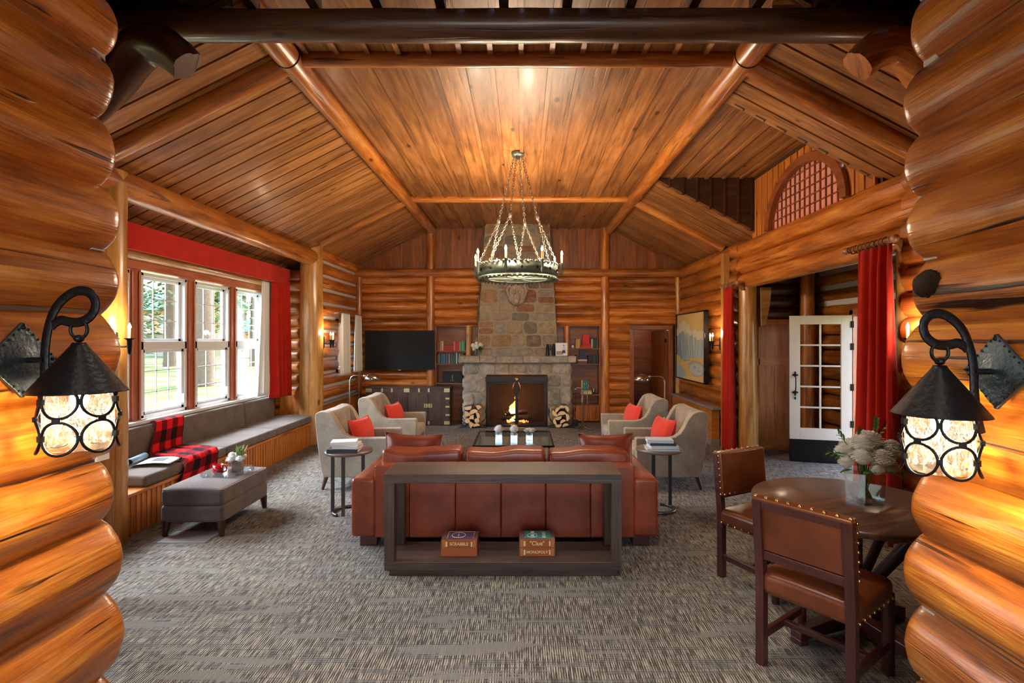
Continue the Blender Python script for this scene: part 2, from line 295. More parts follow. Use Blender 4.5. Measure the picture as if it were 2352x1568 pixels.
# ------------------------------------------------------------ mesh builder
class MB:
    def __init__(s, T=None):
        s.v = []; s.f = []; s.uv = []; s.mi = []; s.sm = []; s.rn = []
        s.T = T or Matrix.Identity(4); s.m = 0; s.s = True; s.r = random.random()
    def add(s, vs, fs, uvs, smooth=None):
        o = len(s.v); s.v += [tuple(s.T @ Vector(p)) for p in vs]
        flip = s.T.determinant() < 0
        for f, u in zip(fs, uvs):
            f = [o + i for i in f]; u = list(u)
            if flip: f.reverse(); u.reverse()
            s.f.append(f); s.uv.append(u); s.mi.append(s.m); s.sm.append(s.s if smooth is None else smooth); s.rn.append(s.r)
    def newr(s): s.r = random.random()
    def box(s, x0, x1, y0, y1, z0, z1, grain=None, r=True):
        if r: s.newr()
        if x0 > x1: x0, x1 = x1, x0
        if y0 > y1: y0, y1 = y1, y0
        if z0 > z1: z0, z1 = z1, z0
        d = (x1 - x0, y1 - y0, z1 - z0)
        g = d.index(max(d)) if grain is None else 'xyz'.index(grain)
        P = [(x0, y0, z0), (x1, y0, z0), (x1, y1, z0), (x0, y1, z0), (x0, y0, z1), (x1, y0, z1), (x1, y1, z1), (x0, y1, z1)]
        F = [(0, 3, 2, 1), (4, 5, 6, 7), (0, 1, 5, 4), (1, 2, 6, 5), (2, 3, 7, 6), (3, 0, 4, 7)]
        ax = [2, 2, 1, 0, 1, 0]
        U = []
        for f, a in zip(F, ax):
            o2 = [i for i in (0, 1, 2) if i != a]
            if g in o2: ua = g; va = [i for i in o2 if i != g][0]
            else: ua, va = o2
            U.append([(P[i][ua], P[i][va]) for i in f])
        s.add(P, F, U, False)
    def rings(s, rows, uvrows, closed=True, cap0=False, cap1=False, smooth=True):
        n = len(rows[0]); vs = [p for r_ in rows for p in r_]; F = []; U = []
        for i in range(len(rows) - 1):
            for j in range(n if closed else n - 1):
                k = (j + 1) % n
                F.append((i * n + j, i * n + k, (i + 1) * n + k, (i + 1) * n + j))
                u0, u1 = uvrows[i], uvrows[i + 1]; kk = j + 1
                U.append([u0[j], u0[kk], u1[kk], u1[j]])
        s.add(vs, F, U, smooth)
        for flag, row, rev in ((cap0, rows[0], True), (cap1, rows[-1], False)):
            if flag:
                f = list(range(n)); 
                if rev: f.reverse()
                c = row[0]
                s.add(row, [f], [[((row[i][0] + row[i][1]) * 1.0 - c[0] - c[1], row[i][2] + row[i][1] * 0.7) for i in f]], False)
    def tube(s, pts, r, seg=8, cap=True, flat=None, close=False, nz=0.0, r_=True):
        if r_: s.newr()
        pts = [Vector(p) for p in pts]; n = len(pts); rr = r if isinstance(r, (list, tuple)) else [r] * n
        if close: pts = pts + [pts[0], pts[1]]; rr = list(rr) + [rr[0], rr[1]]; n += 1
        rows = []; uvr = []; L = 0; nrm = None
        for i in range(n):
            if close: t = (pts[i + 1] - (pts[i - 1] if i > 0 else pts[-3])).normalized()
            else: t = (pts[min(i + 1, n - 1)] - pts[max(i - 1, 0)]).normalized()
            if nrm is None:
                a = Vector((0, 0, 1)) if abs(t.z) < 0.9 else Vector((0, 1, 0))
                nrm = (a - t * a.dot(t)).normalized()
            else:
                nrm = nrm - t * nrm.dot(t)
                nrm = nrm.normalized() if nrm.length > 1e-6 else Vector((1, 0, 0))
            b = t.cross(nrm)
            if i: L += (pts[i] - pts[i - 1]).length
            row = []
            for j in range(seg):
                a = 2 * PI * j / seg; q = rr[i]
                if nz: q *= 1 + nz * (noise.noise(Vector((math.cos(a) * 1.3, math.sin(a) * 1.3, L * 1.7 + s.r * 90))) + 0.5 * noise.noise(Vector((math.cos(a) * 3, math.sin(a) * 3, L * 5 + s.r * 50))))
                if flat: row.append(pts[i] + nrm * math.cos(a) * flat[0] * (q if isinstance(r, (list, tuple)) else 1) + b * math.sin(a) * flat[1])
                else: row.append(pts[i] + nrm * math.cos(a) * q + b * math.sin(a) * q)
            rows.append(row); uvr.append([(L, j / seg * 2 * PI * max(rr[i], 0.004)) for j in range(seg + 1)])
        rows = [[tuple(p) for p in r0] for r0 in rows]
        if close: rows[-1] = rows[0]
        s.rings(rows, uvr, True, cap and not close, cap and not close)
    def log(s, p0, p1, r0, r1=None, seg=20, nl=None, nz=0.05, end=0.0):
        p0 = Vector(p0); p1 = Vector(p1); r1 = r0 if r1 is None else r1; L = (p1 - p0).length
        nl = nl or max(2, int(L / 0.25)); ts = [i / nl for i in range(nl + 1)]
        if end: e = end / L; ts = [0, e * 0.35] + [e + t * (1 - 2 * e) for t in ts] + [1 - e * 0.35, 1]
        rr = [r0 + (r1 - r0) * t for t in ts]
        if end: rr[0] *= 0.9; rr[-1] *= 0.9; rr[1] *= 0.965; rr[-2] *= 0.965
        s.tube([p0.lerp(p1, t) for t in ts], rr, seg, True, nz=nz)
    def lathe(s, prof, seg=24, c=(0, 0, 0), cap=True):
        s.newr(); rows = []; uvr = []; L = 0
        for i, (r, z) in enumerate(prof):
            if i: L += math.hypot(r - prof[i - 1][0], z - prof[i - 1][1])
            rows.append([(c[0] + r * math.cos(2 * PI * j / seg), c[1] + r * math.sin(2 * PI * j / seg), c[2] + z) for j in range(seg)])
            uvr.append([(2 * PI * j / seg * max(r, 0.02), L) for j in range(seg + 1)])
        s.rings(rows, uvr, True, cap, cap)
    def prism(s, poly, y0, y1, axis='y', r=True):
        if r: s.newr()
        n = len(poly)
        def P(a, b, t): return {'y': (a, t, b), 'x': (t, a, b), 'z': (a, b, t)}[axis]
        vs = [P(a, b, y0) for a, b in poly] + [P(a, b, y1) for a, b in poly]
        F = [list(range(n)), list(range(2 * n - 1, n - 1, -1))]; U = [[poly[i] for i in F[0]], [poly[i - n] for i in F[1]]]
        L = 0
        for i in range(n):
            k = (i + 1) % n; d = math.dist(poly[i], poly[k])
            F.append([i, i + n, k + n, k]); U.append([(L, y0), (L, y1), (L + d, y1), (L + d, y0)]); L += d
        area = sum(poly[i][0] * poly[(i + 1) % n][1] - poly[(i + 1) % n][0] * poly[i][1] for i in range(n))
        if (area > 0) == (axis in 'xz'): F = [f[::-1] for f in F]; U = [u[::-1] for u in U]
        if y1 < y0: F = [f[::-1] for f in F]; U = [u[::-1] for u in U]
        s.add(vs, F, U, False)
    def grid(s, fn, nu, nv, su=1, sv=1, smooth=True):
        s.newr(); vs = [fn(i / nu, j / nv) for i in range(nu + 1) for j in range(nv + 1)]; F = []; U = []
        for i in range(nu):
            for j in range(nv):
                a = i * (nv + 1) + j; F.append((a, a + nv + 1, a + nv + 2, a + 1))
                U.append([(i / nu * su, j / nv * sv), ((i + 1) / nu * su, j / nv * sv), ((i + 1) / nu * su, (j + 1) / nv * sv), (i / nu * su, (j + 1) / nv * sv)])
        s.add(vs, F, U, smooth)
    def rbox(s, c, d, r, n=6, fn=None):
        s.newr(); h = [x / 2 for x in d]; r = min(r, min(h) * 0.98); idx = {}; vs = []; F = []; U = []
        def coords(hh):
            inner = hh - r; L = [-hh, -hh + 0.45 * r, -hh + 0.8 * r] + [-inner + 2 * inner * i / n for i in range(n + 1)] + [hh - 0.8 * r, hh - 0.45 * r, hh]
            return L
        cs = [coords(x) for x in h]
        def V(p):
            q = [max(-(h[i] - r), min(h[i] - r, p[i])) for i in range(3)]
            dd = Vector([p[i] - q[i] for i in range(3)])
            w_ = Vector(q) + (dd.normalized() * r if dd.length > 1e-9 else dd)
            key = tuple(round(x, 5) for x in p)
            if key not in idx:
                if fn: w_ = Vector(fn(w_.x, w_.y, w_.z))
                idx[key] = len(vs); vs.append((w_.x + c[0], w_.y + c[1], w_.z + c[2]))
            return idx[key]
        for a in range(3):
            b, e = [i for i in range(3) if i != a]
            for sg in (-1, 1):
                for i in range(len(cs[b]) - 1):
                    for j in range(len(cs[e]) - 1):
                        q = []
                        for (ii, jj) in ((i, j), (i + 1, j), (i + 1, j + 1), (i, j + 1)):
                            p = [0, 0, 0]; p[a] = sg * h[a]; p[b] = cs[b][ii]; p[e] = cs[e][jj]; q.append(p)
                        f = [V(p) for p in q]; u = [(p[b], p[e]) for p in q]
                        if (sg > 0) == (a == 1): f.reverse(); u.reverse()
                        F.append(f); U.append(u)
        s.add(vs, F, U, True)
    def sph(s, c, rad, seg=16, rings=10, fn=None):
        s.newr(); rad = rad if isinstance(rad, (tuple, list)) else (rad,) * 3; rows = []; uvr = []
        for i in range(rings + 1):
            th = PI * i / rings; row = []
            for j in range(seg):
                a = 2 * PI * j / seg; d = Vector((math.sin(th) * math.cos(a), math.sin(th) * math.sin(a), -math.cos(th)))
                k = fn(d) if fn else 1
                row.append((c[0] + d.x * rad[0] * k, c[1] + d.y * rad[1] * k, c[2] + d.z * rad[2] * k))
            rows.append(row); uvr.append([(j / seg, i / rings) for j in range(seg + 1)])
        s.rings(rows, uvr)
    def build(s, name, mats, parent=None, bevel=0, seg=2, solid=0, smoothall=False, subd=0):
        me = bpy.data.meshes.new(name); me.from_pydata(s.v, [], s.f)
        uvl = me.uv_layers.new(name='UVMap'); flat = [c for u in s.uv for p in u for c in (float(p[0]), float(p[1]))]
        uvl.data.foreach_set('uv', flat)
        at = me.attributes.new('rnd', 'FLOAT', 'FACE'); at.data.foreach_set('value', s.rn)
        me.polygons.foreach_set('material_index', s.mi); me.polygons.foreach_set('use_smooth', [True] * len(s.f) if smoothall else s.sm)
        for m in (mats if isinstance(mats, (list, tuple)) else [mats]): me.materials.append(M[m] if isinstance(m, str) else m)
        me.update(); o = bpy.data.objects.new(name, me); C.objects.link(o)
        if parent: o.parent = parent
        if solid: md = o.modifiers.new('thick', 'SOLIDIFY'); md.thickness = solid; md.offset = 0
        if bevel:
            md = o.modifiers.new('soft', 'BEVEL'); md.width = bevel; md.segments = seg; md.limit_method = 'ANGLE'; md.angle_limit = R(35)
            if smoothall: md.harden_normals = True
        if subd: md = o.modifiers.new('sub', 'SUBSURF'); md.levels = subd; md.render_levels = subd
        return o

def tag(o, label, cat, group=None, kind=None):
    o['label'] = label; o['category'] = cat
    if group: o['group'] = group
    if kind: o['kind'] = kind
    return o
def thing(name, label, cat, loc=(0, 0, 0), rz=0, group=None):
    o = bpy.data.objects.new(name, None); C.objects.link(o); o.empty_display_size = 0.05
    o.location = loc; o.rotation_euler = (0, 0, rz); return tag(o, label, cat, group)
def struct(mb, name, mats, parent=None, **kw):
    o = mb.build(name, mats, parent, **kw)
    if not parent: o['kind'] = 'structure'
    return o
kids = {}
def copy_tree(o, parent=None):
    c = o.copy(); C.objects.link(c)
    if parent: c.parent = parent
    for ch in list(o.children): copy_tree(ch, c)
    return c
def dup(root, loc, rz=None, label=None, group=None):
    c = copy_tree(root); c.location = loc
    if rz is not None: c.rotation_euler = (0, 0, rz)
    if label: c['label'] = label
    if group: c['group'] = group
    return c
def text(body, size, loc, rot, mat, parent, name='lettering', ext=0.0004, bold=0.0, sx=1.0):
    d = bpy.data.curves.new(name, 'FONT'); d.body = body; d.size = size; d.extrude = ext; d.align_x = 'CENTER'; d.align_y = 'CENTER'; d.offset = bold
    d.materials.append(M[mat] if isinstance(mat, str) else mat)
    tmp = bpy.data.objects.new('tmp_text', d); me = bpy.data.meshes.new_from_object(tmp); bpy.data.objects.remove(tmp)
    o = bpy.data.objects.new(name, me); C.objects.link(o); o.parent = parent; o.location = loc; o.rotation_euler = rot; o.scale = (sx, 1, 1); return o
def TR(loc=(0, 0, 0), rot=(0, 0, 0), scl=(1, 1, 1)):
    return Matrix.LocRotScale(Vector(loc), Euler(rot), Vector(scl))

# ============================================================ SETTING
XL, XR, YB = -3.36, 3.19, 10.62          # main room walls; YB is the face of the far wall
HC, HL, HR = 3.95, -1.80, 1.72           # flat ceiling height and its two edges
def slopeL(x): return HC - 0.5 * (HL - x)
def slopeR(x): return HC - 0.524 * (x - HR)
# ---- floor
b = MB(); b.box(-4.3, 4.6, -3.4, 13.2, -0.12, 0.0); struct(b, 'floor', 'carpet')
# ---- ceiling: boards along the room in the flat middle and the dormer, boards down the slopes, dark joists over the near room
b = MB(); b.m = 0
def ystrip(x0, x1, y0, y1, z, bat=True):
    x = x0
    while x < x1 - 0.02:
        e = min(x + 0.24, x1); b.box(x + 0.002, e - 0.002, y0, y1, z, z + 0.025)
        if bat: b.box(x - 0.02, x + 0.02, y0, y1, z - 0.024, z - 0.0005)
        x += 0.24
ystrip(-1.93, HR + 0.1, 3.42, YB + 0.4, HC)
ystrip(HR + 0.1, XR + 0.1, 4.74, 7.3, HC - 0.02)
y = 3.42; i = 0
while y < YB + 0.1:
    e = min(y + 0.2, YB + 0.12)
    # left slope board
    xl = -4.3
    P = [(HL, y + .004, slopeL(HL)), (xl, y + .004, slopeL(xl)), (xl, e - .018, slopeL(xl)), (HL, e - .018, slopeL(HL))]
    b.newr(); L = math.hypot(xl - HL, slopeL(xl) - HC)
    Q = [(p[0], p[1], p[2] + 0.03) for p in P]
    b.add(P + Q, [(0, 1, 2, 3), (4, 7, 6, 5), (0, 4, 5, 1), (2, 6, 7, 3)], [[(0, 0), (L, 0), (L, .2), (0, .2)]] * 4, False)
    if not (4.8 < y + 0.1 < 7.2):
        b.newr(); xr = XR + 0.12
        P = [(HR, y + .004, HC), (xr, y + .004, slopeR(xr)), (xr, e - .018, slopeR(xr)), (HR, e - .018, HC)]
        Q = [(p[0], p[1], p[2] + 0.03) for p in P]
        b.add(P + Q, [(3, 2, 1, 0), (5, 6, 7, 4), (1, 5, 4, 0), (3, 7, 6, 2)], [[(0, 0), (L, 0), (L, .2), (0, .2)]] * 4, False)
    y += 0.2
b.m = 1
b.box(-1.93, HR + 0.1, 3.4, YB + 0.5, HC + 0.03, HC + 0.08)
b.box(HR, XR + 0.2, 4.7, 7.3, HC + 0.01, HC + 0.06)
for (xa, xb, fn, ya, yb) in ((HL + .15, -4.5, slopeL, 3.4, YB + .4), (HR - .15, XR + .3, slopeR, 3.4, 4.78), (HR - .15, XR + .3, slopeR, 7.24, YB + .4)):
    P = [(xa, ya, fn(xa) + .05), (xb, ya, fn(xb) + .05), (xb, yb, fn(xb) + .05), (xa, yb, fn(xa) + .05)]
    b.newr(); b.add(P + [(p[0], p[1], p[2] + .05) for p in P], [(0, 1, 2, 3), (4, 5, 6, 7), (0, 4, 5, 1), (1, 5, 6, 2), (2, 6, 7, 3), (3, 7, 4, 0)], [[(0, 0), (3, 0), (3, 7), (0, 7)]] * 6, False)
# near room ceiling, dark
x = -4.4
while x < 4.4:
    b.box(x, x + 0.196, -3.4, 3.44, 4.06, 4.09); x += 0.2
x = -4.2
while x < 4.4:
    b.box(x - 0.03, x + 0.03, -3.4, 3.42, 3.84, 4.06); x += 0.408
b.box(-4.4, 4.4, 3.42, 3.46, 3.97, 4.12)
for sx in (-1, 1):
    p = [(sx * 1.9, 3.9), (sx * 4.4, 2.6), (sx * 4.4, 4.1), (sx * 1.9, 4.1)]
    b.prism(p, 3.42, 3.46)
# dormer cheeks: vertical boards facing along the room, hung between slope and dormer ceiling
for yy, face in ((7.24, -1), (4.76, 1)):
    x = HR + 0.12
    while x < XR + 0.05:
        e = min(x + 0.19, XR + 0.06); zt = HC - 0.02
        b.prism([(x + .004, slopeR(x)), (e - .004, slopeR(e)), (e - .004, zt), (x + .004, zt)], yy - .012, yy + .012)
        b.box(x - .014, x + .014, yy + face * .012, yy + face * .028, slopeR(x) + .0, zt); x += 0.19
struct(b, 'ceiling', ['board', 'boarddark'])

# ---- log helper for walls
def logs_x(b, x0, x1, y, z0, z1, pitch, r, nz=0.06, seg=16, jit=0.006):
    n = max(1, round((z1 - z0) / pitch)); p = (z1 - z0) / n
    for i in range(n):
        b.log((x0, y + random.uniform(-jit, jit), z0 + (i + .5) * p), (x1, y + random.uniform(-jit, jit), z0 + (i + .5) * p), r, seg=seg, nz=nz, nl=max(3, int((x1 - x0) / .12)))
def logs_y(b, y0, y1, x, z0, z1, pitch, r, nz=0.05, seg=16, jit=0.006, end=0):
    n = max(1, round((z1 - z0) / pitch)); p = (z1 - z0) / n
    for i in range(n):
        b.log((x + random.uniform(-jit, jit), y0, z0 + (i + .5) * p), (x + random.uniform(-jit, jit), y1, z0 + (i + .5) * p), r, seg=seg, nz=nz, nl=max(3, int((y1 - y0) / .15)), end=end)

# ---- far wall
b = MB(); b.m = 0
PL = (-1.86, 1.67)
logs_x(b, XL - .1, PL[0], YB + .04, 0, 2.98, .172, .094)
logs_x(b, PL[0], -.7, YB + .04, 1.97, 2.98, .172, .094)
logs_x(b, .6, PL[1], YB + .04, 1.97, 2.98, .172, .094)
logs_x(b, PL[1], XR + .1, YB + .04, 1.99, 2.98, .172, .094)
logs_x(b, PL[1], 2.17, YB + .04, 0, 1.99, .172, .094)
b.m = 1
for xa, xb in ((XL - .1, PL[0]), (PL[1], XR + .1)):        # gable boards
    pass
x = XL - .1
while x < XR + .1:
    e = min(x + .2, XR + .12); zt = min(HC, slopeL((x + e) / 2), slopeR((x + e) / 2)) + .06
    b.box(x + .003, e - .003, YB + .03, YB + .06, 3.0, zt, 'z'); b.box(x - .012, x + .012, YB + .015, YB + .032, 3.0, zt, 'z'); x += .2
b.m = 2                                                       # backing behind the logs
b.box(XL - .2, PL[0] + .05, YB + .06, YB + .1, 0, 3.05); b.box(PL[0], -.7, YB + .06, YB + .1, 1.97, 3.05)
b.box(.6, PL[1], YB + .06, YB + .1, 1.97, 3.05); b.box(PL[1], 2.17, YB + .06, YB + .1, 0, 3.05); b.box(2.1, XR + .2, YB + .06, YB + .1, 1.99, 3.05)
b.box(XL - .2, XR + .2, YB + .07, YB + .12, 3.0, 4.1)
b.box(3.03, XR + .2, YB + .0, YB + .1, 0, 2.0)
struct(b, 'wall_back', ['log', 'gable', 'boarddark'])
# ---- built-in bookcases in two recesses beside the chimney
def bookcase(name, label, x0, x1, shelves, stub, doors):
    t = thing(name, label, 'bookcase', ((x0 + x1) / 2, YB, 0)); o = (x0 + x1) / 2; w_ = (x1 - x0) / 2
    b = MB(); z = 0.0
    while z < 1.97:
        b.box(-w_, w_, .30, .32, z + .002, z + .088, 'x'); z += .09
    b.box(-w_, w_, .32, .34, 0, 1.99); b.build('back_panel', 'redwood', t)
    for sx in (-1, 1):
        b = MB(); b.box(sx * w_ - .012, sx * w_ + .012, 0, .32, 0, 1.97, 'z'); b.build('side_panel', 'redwood', t)
    b = MB(); b.box(-w_, w_, 0, .32, 1.955, 1.985); b.build('top_panel', 'redwood', t)
    for z in shelves:
        b = MB(); b.box(-w_ + .012, w_ - .012, .0, .3, z - .022, z, 'x'); b.build('shelf', 'redwood', t, bevel=.002)
    if doors:
        b = MB(); b.box(-w_, w_, .0, .3, .345, .365, 'x'); b.build('shelf', 'redwood', t)
        for k in range(3):
            b = MB(); a = -w_ + .01 + k * (2 * w_ - .02) / 3; b.box(a, a + (2 * w_ - .02) / 3 - .006, 0, .02, .03, .34, 'z'); b.build('cabinet_door', 'bead', t, bevel=.002)
    b = MB(); b.log((stub - o, .0, 1.3 if stub < 0 else 1.3), (stub - o, .0, 1.97), .06, seg=14, nz=.04); b.build('log_stile', 'logpale' if stub < 0 else 'log', t)
    return t
bookcase('bookcase', 'built-in red-brown bookcase recess between television wall and stone chimney', -1.76, -.72, (.80, 1.194, 1.46), -1.09, False)
bookcase('bookcase', 'built-in red-brown bookcase recess right of the stone chimney', .62, 1.57, (.573, 1.194, 1.51), .90, True)

# ---- inner room behind the doorway in the far wall
b = MB(); b.m = 0
z = 0
while z < 2.3:
    b.box(2.1, 2.13, YB + .1, 12.9, z + .003, z + .098, 'y'); b.box(2.1, 3.7, 12.9, 12.93, z + .003, z + .098, 'x'); b.box(3.5, 3.53, YB + .1, 12.9, z + .003, z + .098, 'y'); z += .1
b.box(2.05, 2.1, YB + .1, 13, 0, 2.4); b.box(2.05, 3.6, 12.93, 13, 0, 2.4); b.box(3.53, 3.6, YB + .1, 13, 0, 2.4)
b.box(2.05, 3.6, YB + .1, 13, 2.3, 2.36)
struct(b, 'wall_inner_room', 'redwood')
lamp('inner_room_lamp', 'POINT', (2.75, 12.2, 2.0), 5, WARM, .1)
def door_casing(name, x0, x1, y, zt, w_=.09, d=.05):
    b = MB(); b.box(x0 - w_, x0, y - d, y + .12, 0, zt + w_, 'z'); b.box(x1, x1 + w_, y - d, y + .12, 0, zt + w_, 'z'); b.box(x0 - w_, x1 + w_, y - d - .004, y + .12, zt, zt + w_, 'x')
    return struct(b, name, 'redwood', bevel=.006)
door_casing('door_frame', 2.26, 2.96, YB, 1.885)
t = bpy.data.objects.new('door_1', None); C.objects.link(t); t.location = (2.94, YB + .1, 0); t.rotation_euler = (0, 0, R(100)); t['kind'] = 'structure'
b = MB(); b.box(0, .72, -.04, 0, .01, 1.87, 'z'); b.build('door_leaf', 'redwood', t, bevel=.003)
b = MB(); b.box(-.005, .05, -.05, .005, 1.62, 1.70); b.build('hinge', 'black', t)
# ---- posts, rails and beams of the far wall
def beam(name, p0, p1, r, r1=None, mat='log', seg=24, nz=.05, nl=None, end=0, parent=None):
    b = MB(); b.log(p0, p1, r, r1, seg=seg, nz=nz, nl=nl, end=end); return struct(b, name, mat, parent)
for x in PL: beam('log_post', (x, YB - .02, 0), (x, YB - .02, HC), .092, nl=40)
beam('log_post', (XL + .05, YB - .04, 0), (XL + .05, YB - .04, 3.0), .062, nl=30); beam('log_post', (XR - .04, YB - .04, 0), (XR - .04, YB - .04, 3.0), .05, nl=30, mat='logpale')
beam('log_beam', (XL - .05, YB - .06, 3.03), (XR + .05, YB - .06, 3.03), .088, nl=60)

# ---- left side: bay with windows, return wall, post, chinked wall
LP = (-3.45, 8.55)
beam('log_post', (*LP, 0), (*LP, 3.3), .185, .175, 'logpale', seg=36, nl=50, nz=.035)
beam('log_post', (-3.46, 4.35, 0), (-3.46, 4.35, 3.1), .145, .14, 'logpale', seg=28, nl=40)
beam('log_plate', (-3.45, 2.1, 3.02), (-3.43, 8.62, 3.02), .118, .13, 'log', seg=28, nl=60, nz=.05)
b = MB(); b.m = 0
logs_x(b, -4.2, LP[0], 8.72, .0, 2.85, .19, .105); b.m = 1; b.box(-4.2, -3.4, 8.75, 8.8, 0, 3.1)
b.m = 2; b.box(-3.99, -3.6, 8.6, 8.625, .44, .84); b.box(-3.93, -3.66, 8.59, 8.6, .5, .78)
struct(b, 'wall_bay_return', ['log', 'boarddark', 'bead'], )
b = MB()
zz = [.66 + i * .235 for i in range(11)]
for i, z in enumerate(zz):
    b.m = 0
    segs = [(8.6, YB + .05)]
    if 1.0 < z < 2.05: segs = [(8.6, 9.42), (10.12, YB + .05)]
    for y0, y1 in segs: b.log((XL - .05, y0, z + .11), (XL - .05, y1, z + .11), .105, seg=16, nz=.05, nl=14)
    b.m = 1
    for y0, y1 in segs:
        b.newr(); n = 20; f = lambda u, v, y0=y0, y1=y1, z=z: (XL - .01 + .008 * math.sin(v * 3.1), y0 + (y1 - y0) * u, z - .045 + v * .09 + (.012 * noise.noise(Vector((u * 9, z * 7, v * 2)))) * (1 if v in (0, 1) else .3))
        b.grid(f, n, 2)
b.m = 2; b.box(XL - .25, XL - .14, 8.6, 9.42, 0, 3.25); b.box(XL - .25, XL - .14, 10.12, YB + .1, 0, 3.25); b.box(XL - .25, XL - .14, 9.42, 10.12, 0, 1.08); b.box(XL - .25, XL - .14, 9.42, 10.12, 2.06, 3.25)
y = 8.6
b.m = 3
while y < YB: b.box(XL - .1, XL + .03, y + .002, y + .088, 0, .6, 'z'); y += .09
b.m = 4; b.box(XL - .12, XL + .08, 8.6, YB, .6, .635)
struct(b, 'wall_left', ['log', 'chink', 'boarddark', 'bead', 'ledge'])
# bay window wall
WX = -4.1; WY = [2.83 + .93 * k for k in range(6)]; WZ0, WZ1 = .84, 2.42
b = MB()
b.box(WX - .12, WX, 2.0, 8.75, 0, WZ0 - .02); b.box(WX - .12, WX, 2.0, 8.75, WZ1 + .02, 2.85)
ys = [2.0] + [v for y in WY for v in (y, y + .76)] + [8.75]
for k in range(0, len(ys), 2):
    b.box(WX - .12, WX, ys[k], ys[k + 1], WZ0 - .03, WZ1 + .03, 'z')
    if ys[k + 1] - ys[k] < .3:
        for dd in (.03, .13): b.box(WX, WX + .018, ys[k] + dd - .01, ys[k] + dd + .01, WZ0, WZ1, 'z')
b.box(WX, WX + .02, 2.0, 8.7, WZ1 + .02, WZ1 + .13, 'y')
struct(b, 'wall_window_side', 'trim', bevel=.004)
beam('header_log', (WX + .06, 2.2, 2.6), (WX + .06, 8.6, 2.6), .075, .07, 'logpale', nl=50)
b = MB(); b.box(WX - .02, WX + .1, 4.5, 8.55, .80, .835); struct(b, 'window_sill', 'sash', bevel=.004)
def bay_window(n, y0):
    y1 = y0 + .76; t = bpy.data.objects.new('window_%d' % n, None); C.objects.link(t); t['kind'] = 'structure'; t.location = (WX - .05, y0, WZ0)
    H = WZ1 - WZ0; m = .76; b = MB(); f = .035
    for (a0, a1, z0, z1) in ((0, f, 0, H), (m - f, m, 0, H), (0, m, 0, f), (0, m, H - f, H), (0, m, .74, .83)): b.box(-.05, .05, a0, a1, z0, z1)
    b.build('window_frame', 'sash', t, bevel=.003)
    for nm, za, zb, dx in (('upper_sash', .83, H - f, -.02), ('lower_sash', f, .74, .015)):
        b = MB(); s_ = .04
        for (a0, a1, z0, z1) in ((f, f + s_, za, zb), (m - f - s_, m - f, za, zb), (f, m - f, za, za + s_ * .8), (f, m - f, zb - s_ * .8, zb)): b.box(dx - .018, dx + .018, a0, a1, z0, z1)
        so = b.build(nm, 'sash', t, bevel=.002)
        b = MB()
        for k in (1, 2):
            yy = f + s_ + (m - 2 * f - 2 * s_) * k / 3; b.box(dx - .005, dx + .005, yy - .006, yy + .006, za, zb)
            zz_ = za + (zb - za) * k / 3; b.box(dx - .005, dx + .005, f, m - f, zz_ - .006, zz_ + .006)
        b.build('muntin', 'sash', so)
        b = MB(); b.box(dx - .002, dx + .002, f + .01, m - f - .01, za + .01, zb - .01); b.build('pane', 'glass', so)
    b = MB(); b.box(.04, .075, m - .09, m - .05, .1, .2); b.build('latch', 'sash', t)
for k, y in enumerate(WY): bay_window(k + 1, y)
# small window in the chinked wall
t = bpy.data.objects.new('window_7', None); C.objects.link(t); t['kind'] = 'structure'; t.location = (XL - .08, 9.42, 1.08)
b = MB()
for (a0, a1, z0, z1) in ((0, .07, 0, .98), (.63, .7, 0, .98), (0, .7, 0, .07), (0, .7, .91, .98)): b.box(-.06, .1, a0, a1, z0, z1)
b.build('window_frame', 'trim', t, bevel=.004)
b = MB()
for (a0, a1, z0, z1) in ((.07, .1, .07, .91), (.6, .63, .07, .91), (.07, .63, .07, .1), (.07, .63, .88, .91), (.34, .36, .07, .91)): b.box(-.03, .0, a0, a1, z0, z1)
b.build('sash', 'sash', t); b = MB(); b.box(-.017, -.013, .1, .6, .1, .88); b.build('pane', 'glass', t)

# ---- rafters, hip logs, cross logs
for ya in (4.15, 8.3):
    beam('rafter_log', (HL + .0, ya, slopeL(HL) - .03), (-3.5 if ya < 5 else -3.2, ya, slopeL(-3.5 if ya < 5 else -3.2) - .03), .078 if ya < 5 else .07, nl=30)
    beam('rafter_log', (HR, ya, HC - .03), (XR, ya, slopeR(XR) - .03), .078 if ya < 5 else .07, nl=30)
    beam('cross_log', (HL + .02, ya, HC - .03), (HR, ya, HC - .03), .062 if ya < 5 else .055, nl=40)
for x in (HL - .03, HR + .03): beam('ceiling_log', (x, 3.45, HC - .05), (x, YB, HC - .05), .1, .085, nl=60, seg=28)
for x in (HL - .03, HR + .03):
    b = MB(); b.tube([(x + .103 * math.cos(a), 4.05, HC - .05 + .103 * math.sin(a)) for a in [2 * PI * i / 24 for i in range(24)]], .004, 5, close=True); struct(b, 'trim_1', 'black')
# the big dark tie beam with its two curved corbels
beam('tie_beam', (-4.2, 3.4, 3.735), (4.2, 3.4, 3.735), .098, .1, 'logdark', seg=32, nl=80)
def corbel(sx):
    b = MB(); pts = []; rr = []
    for k in range(13):
        u = k / 12; pts.append((sx * (2.74 - .66 * u), 3.25 + .03 * math.sin(u * 6), 3.04 + .5 * math.sin(u * 2.1) + (-.08 * max(0, u - .6) / .4))); rr.append(.07 + .04 * math.sin(u * 3) + .025 * u)
    b.tube(pts, rr, 20, True, nz=.22); return struct(b, 'log_corbel', 'logdark' if sx < 0 else 'log')
corbel(-1); corbel(1)
for sx in (-1, 1): beam('log_post', (sx * 2.85, 3.3, 0), (sx * 2.85, 3.3, 3.65), .11, mat='logdark', nl=30)

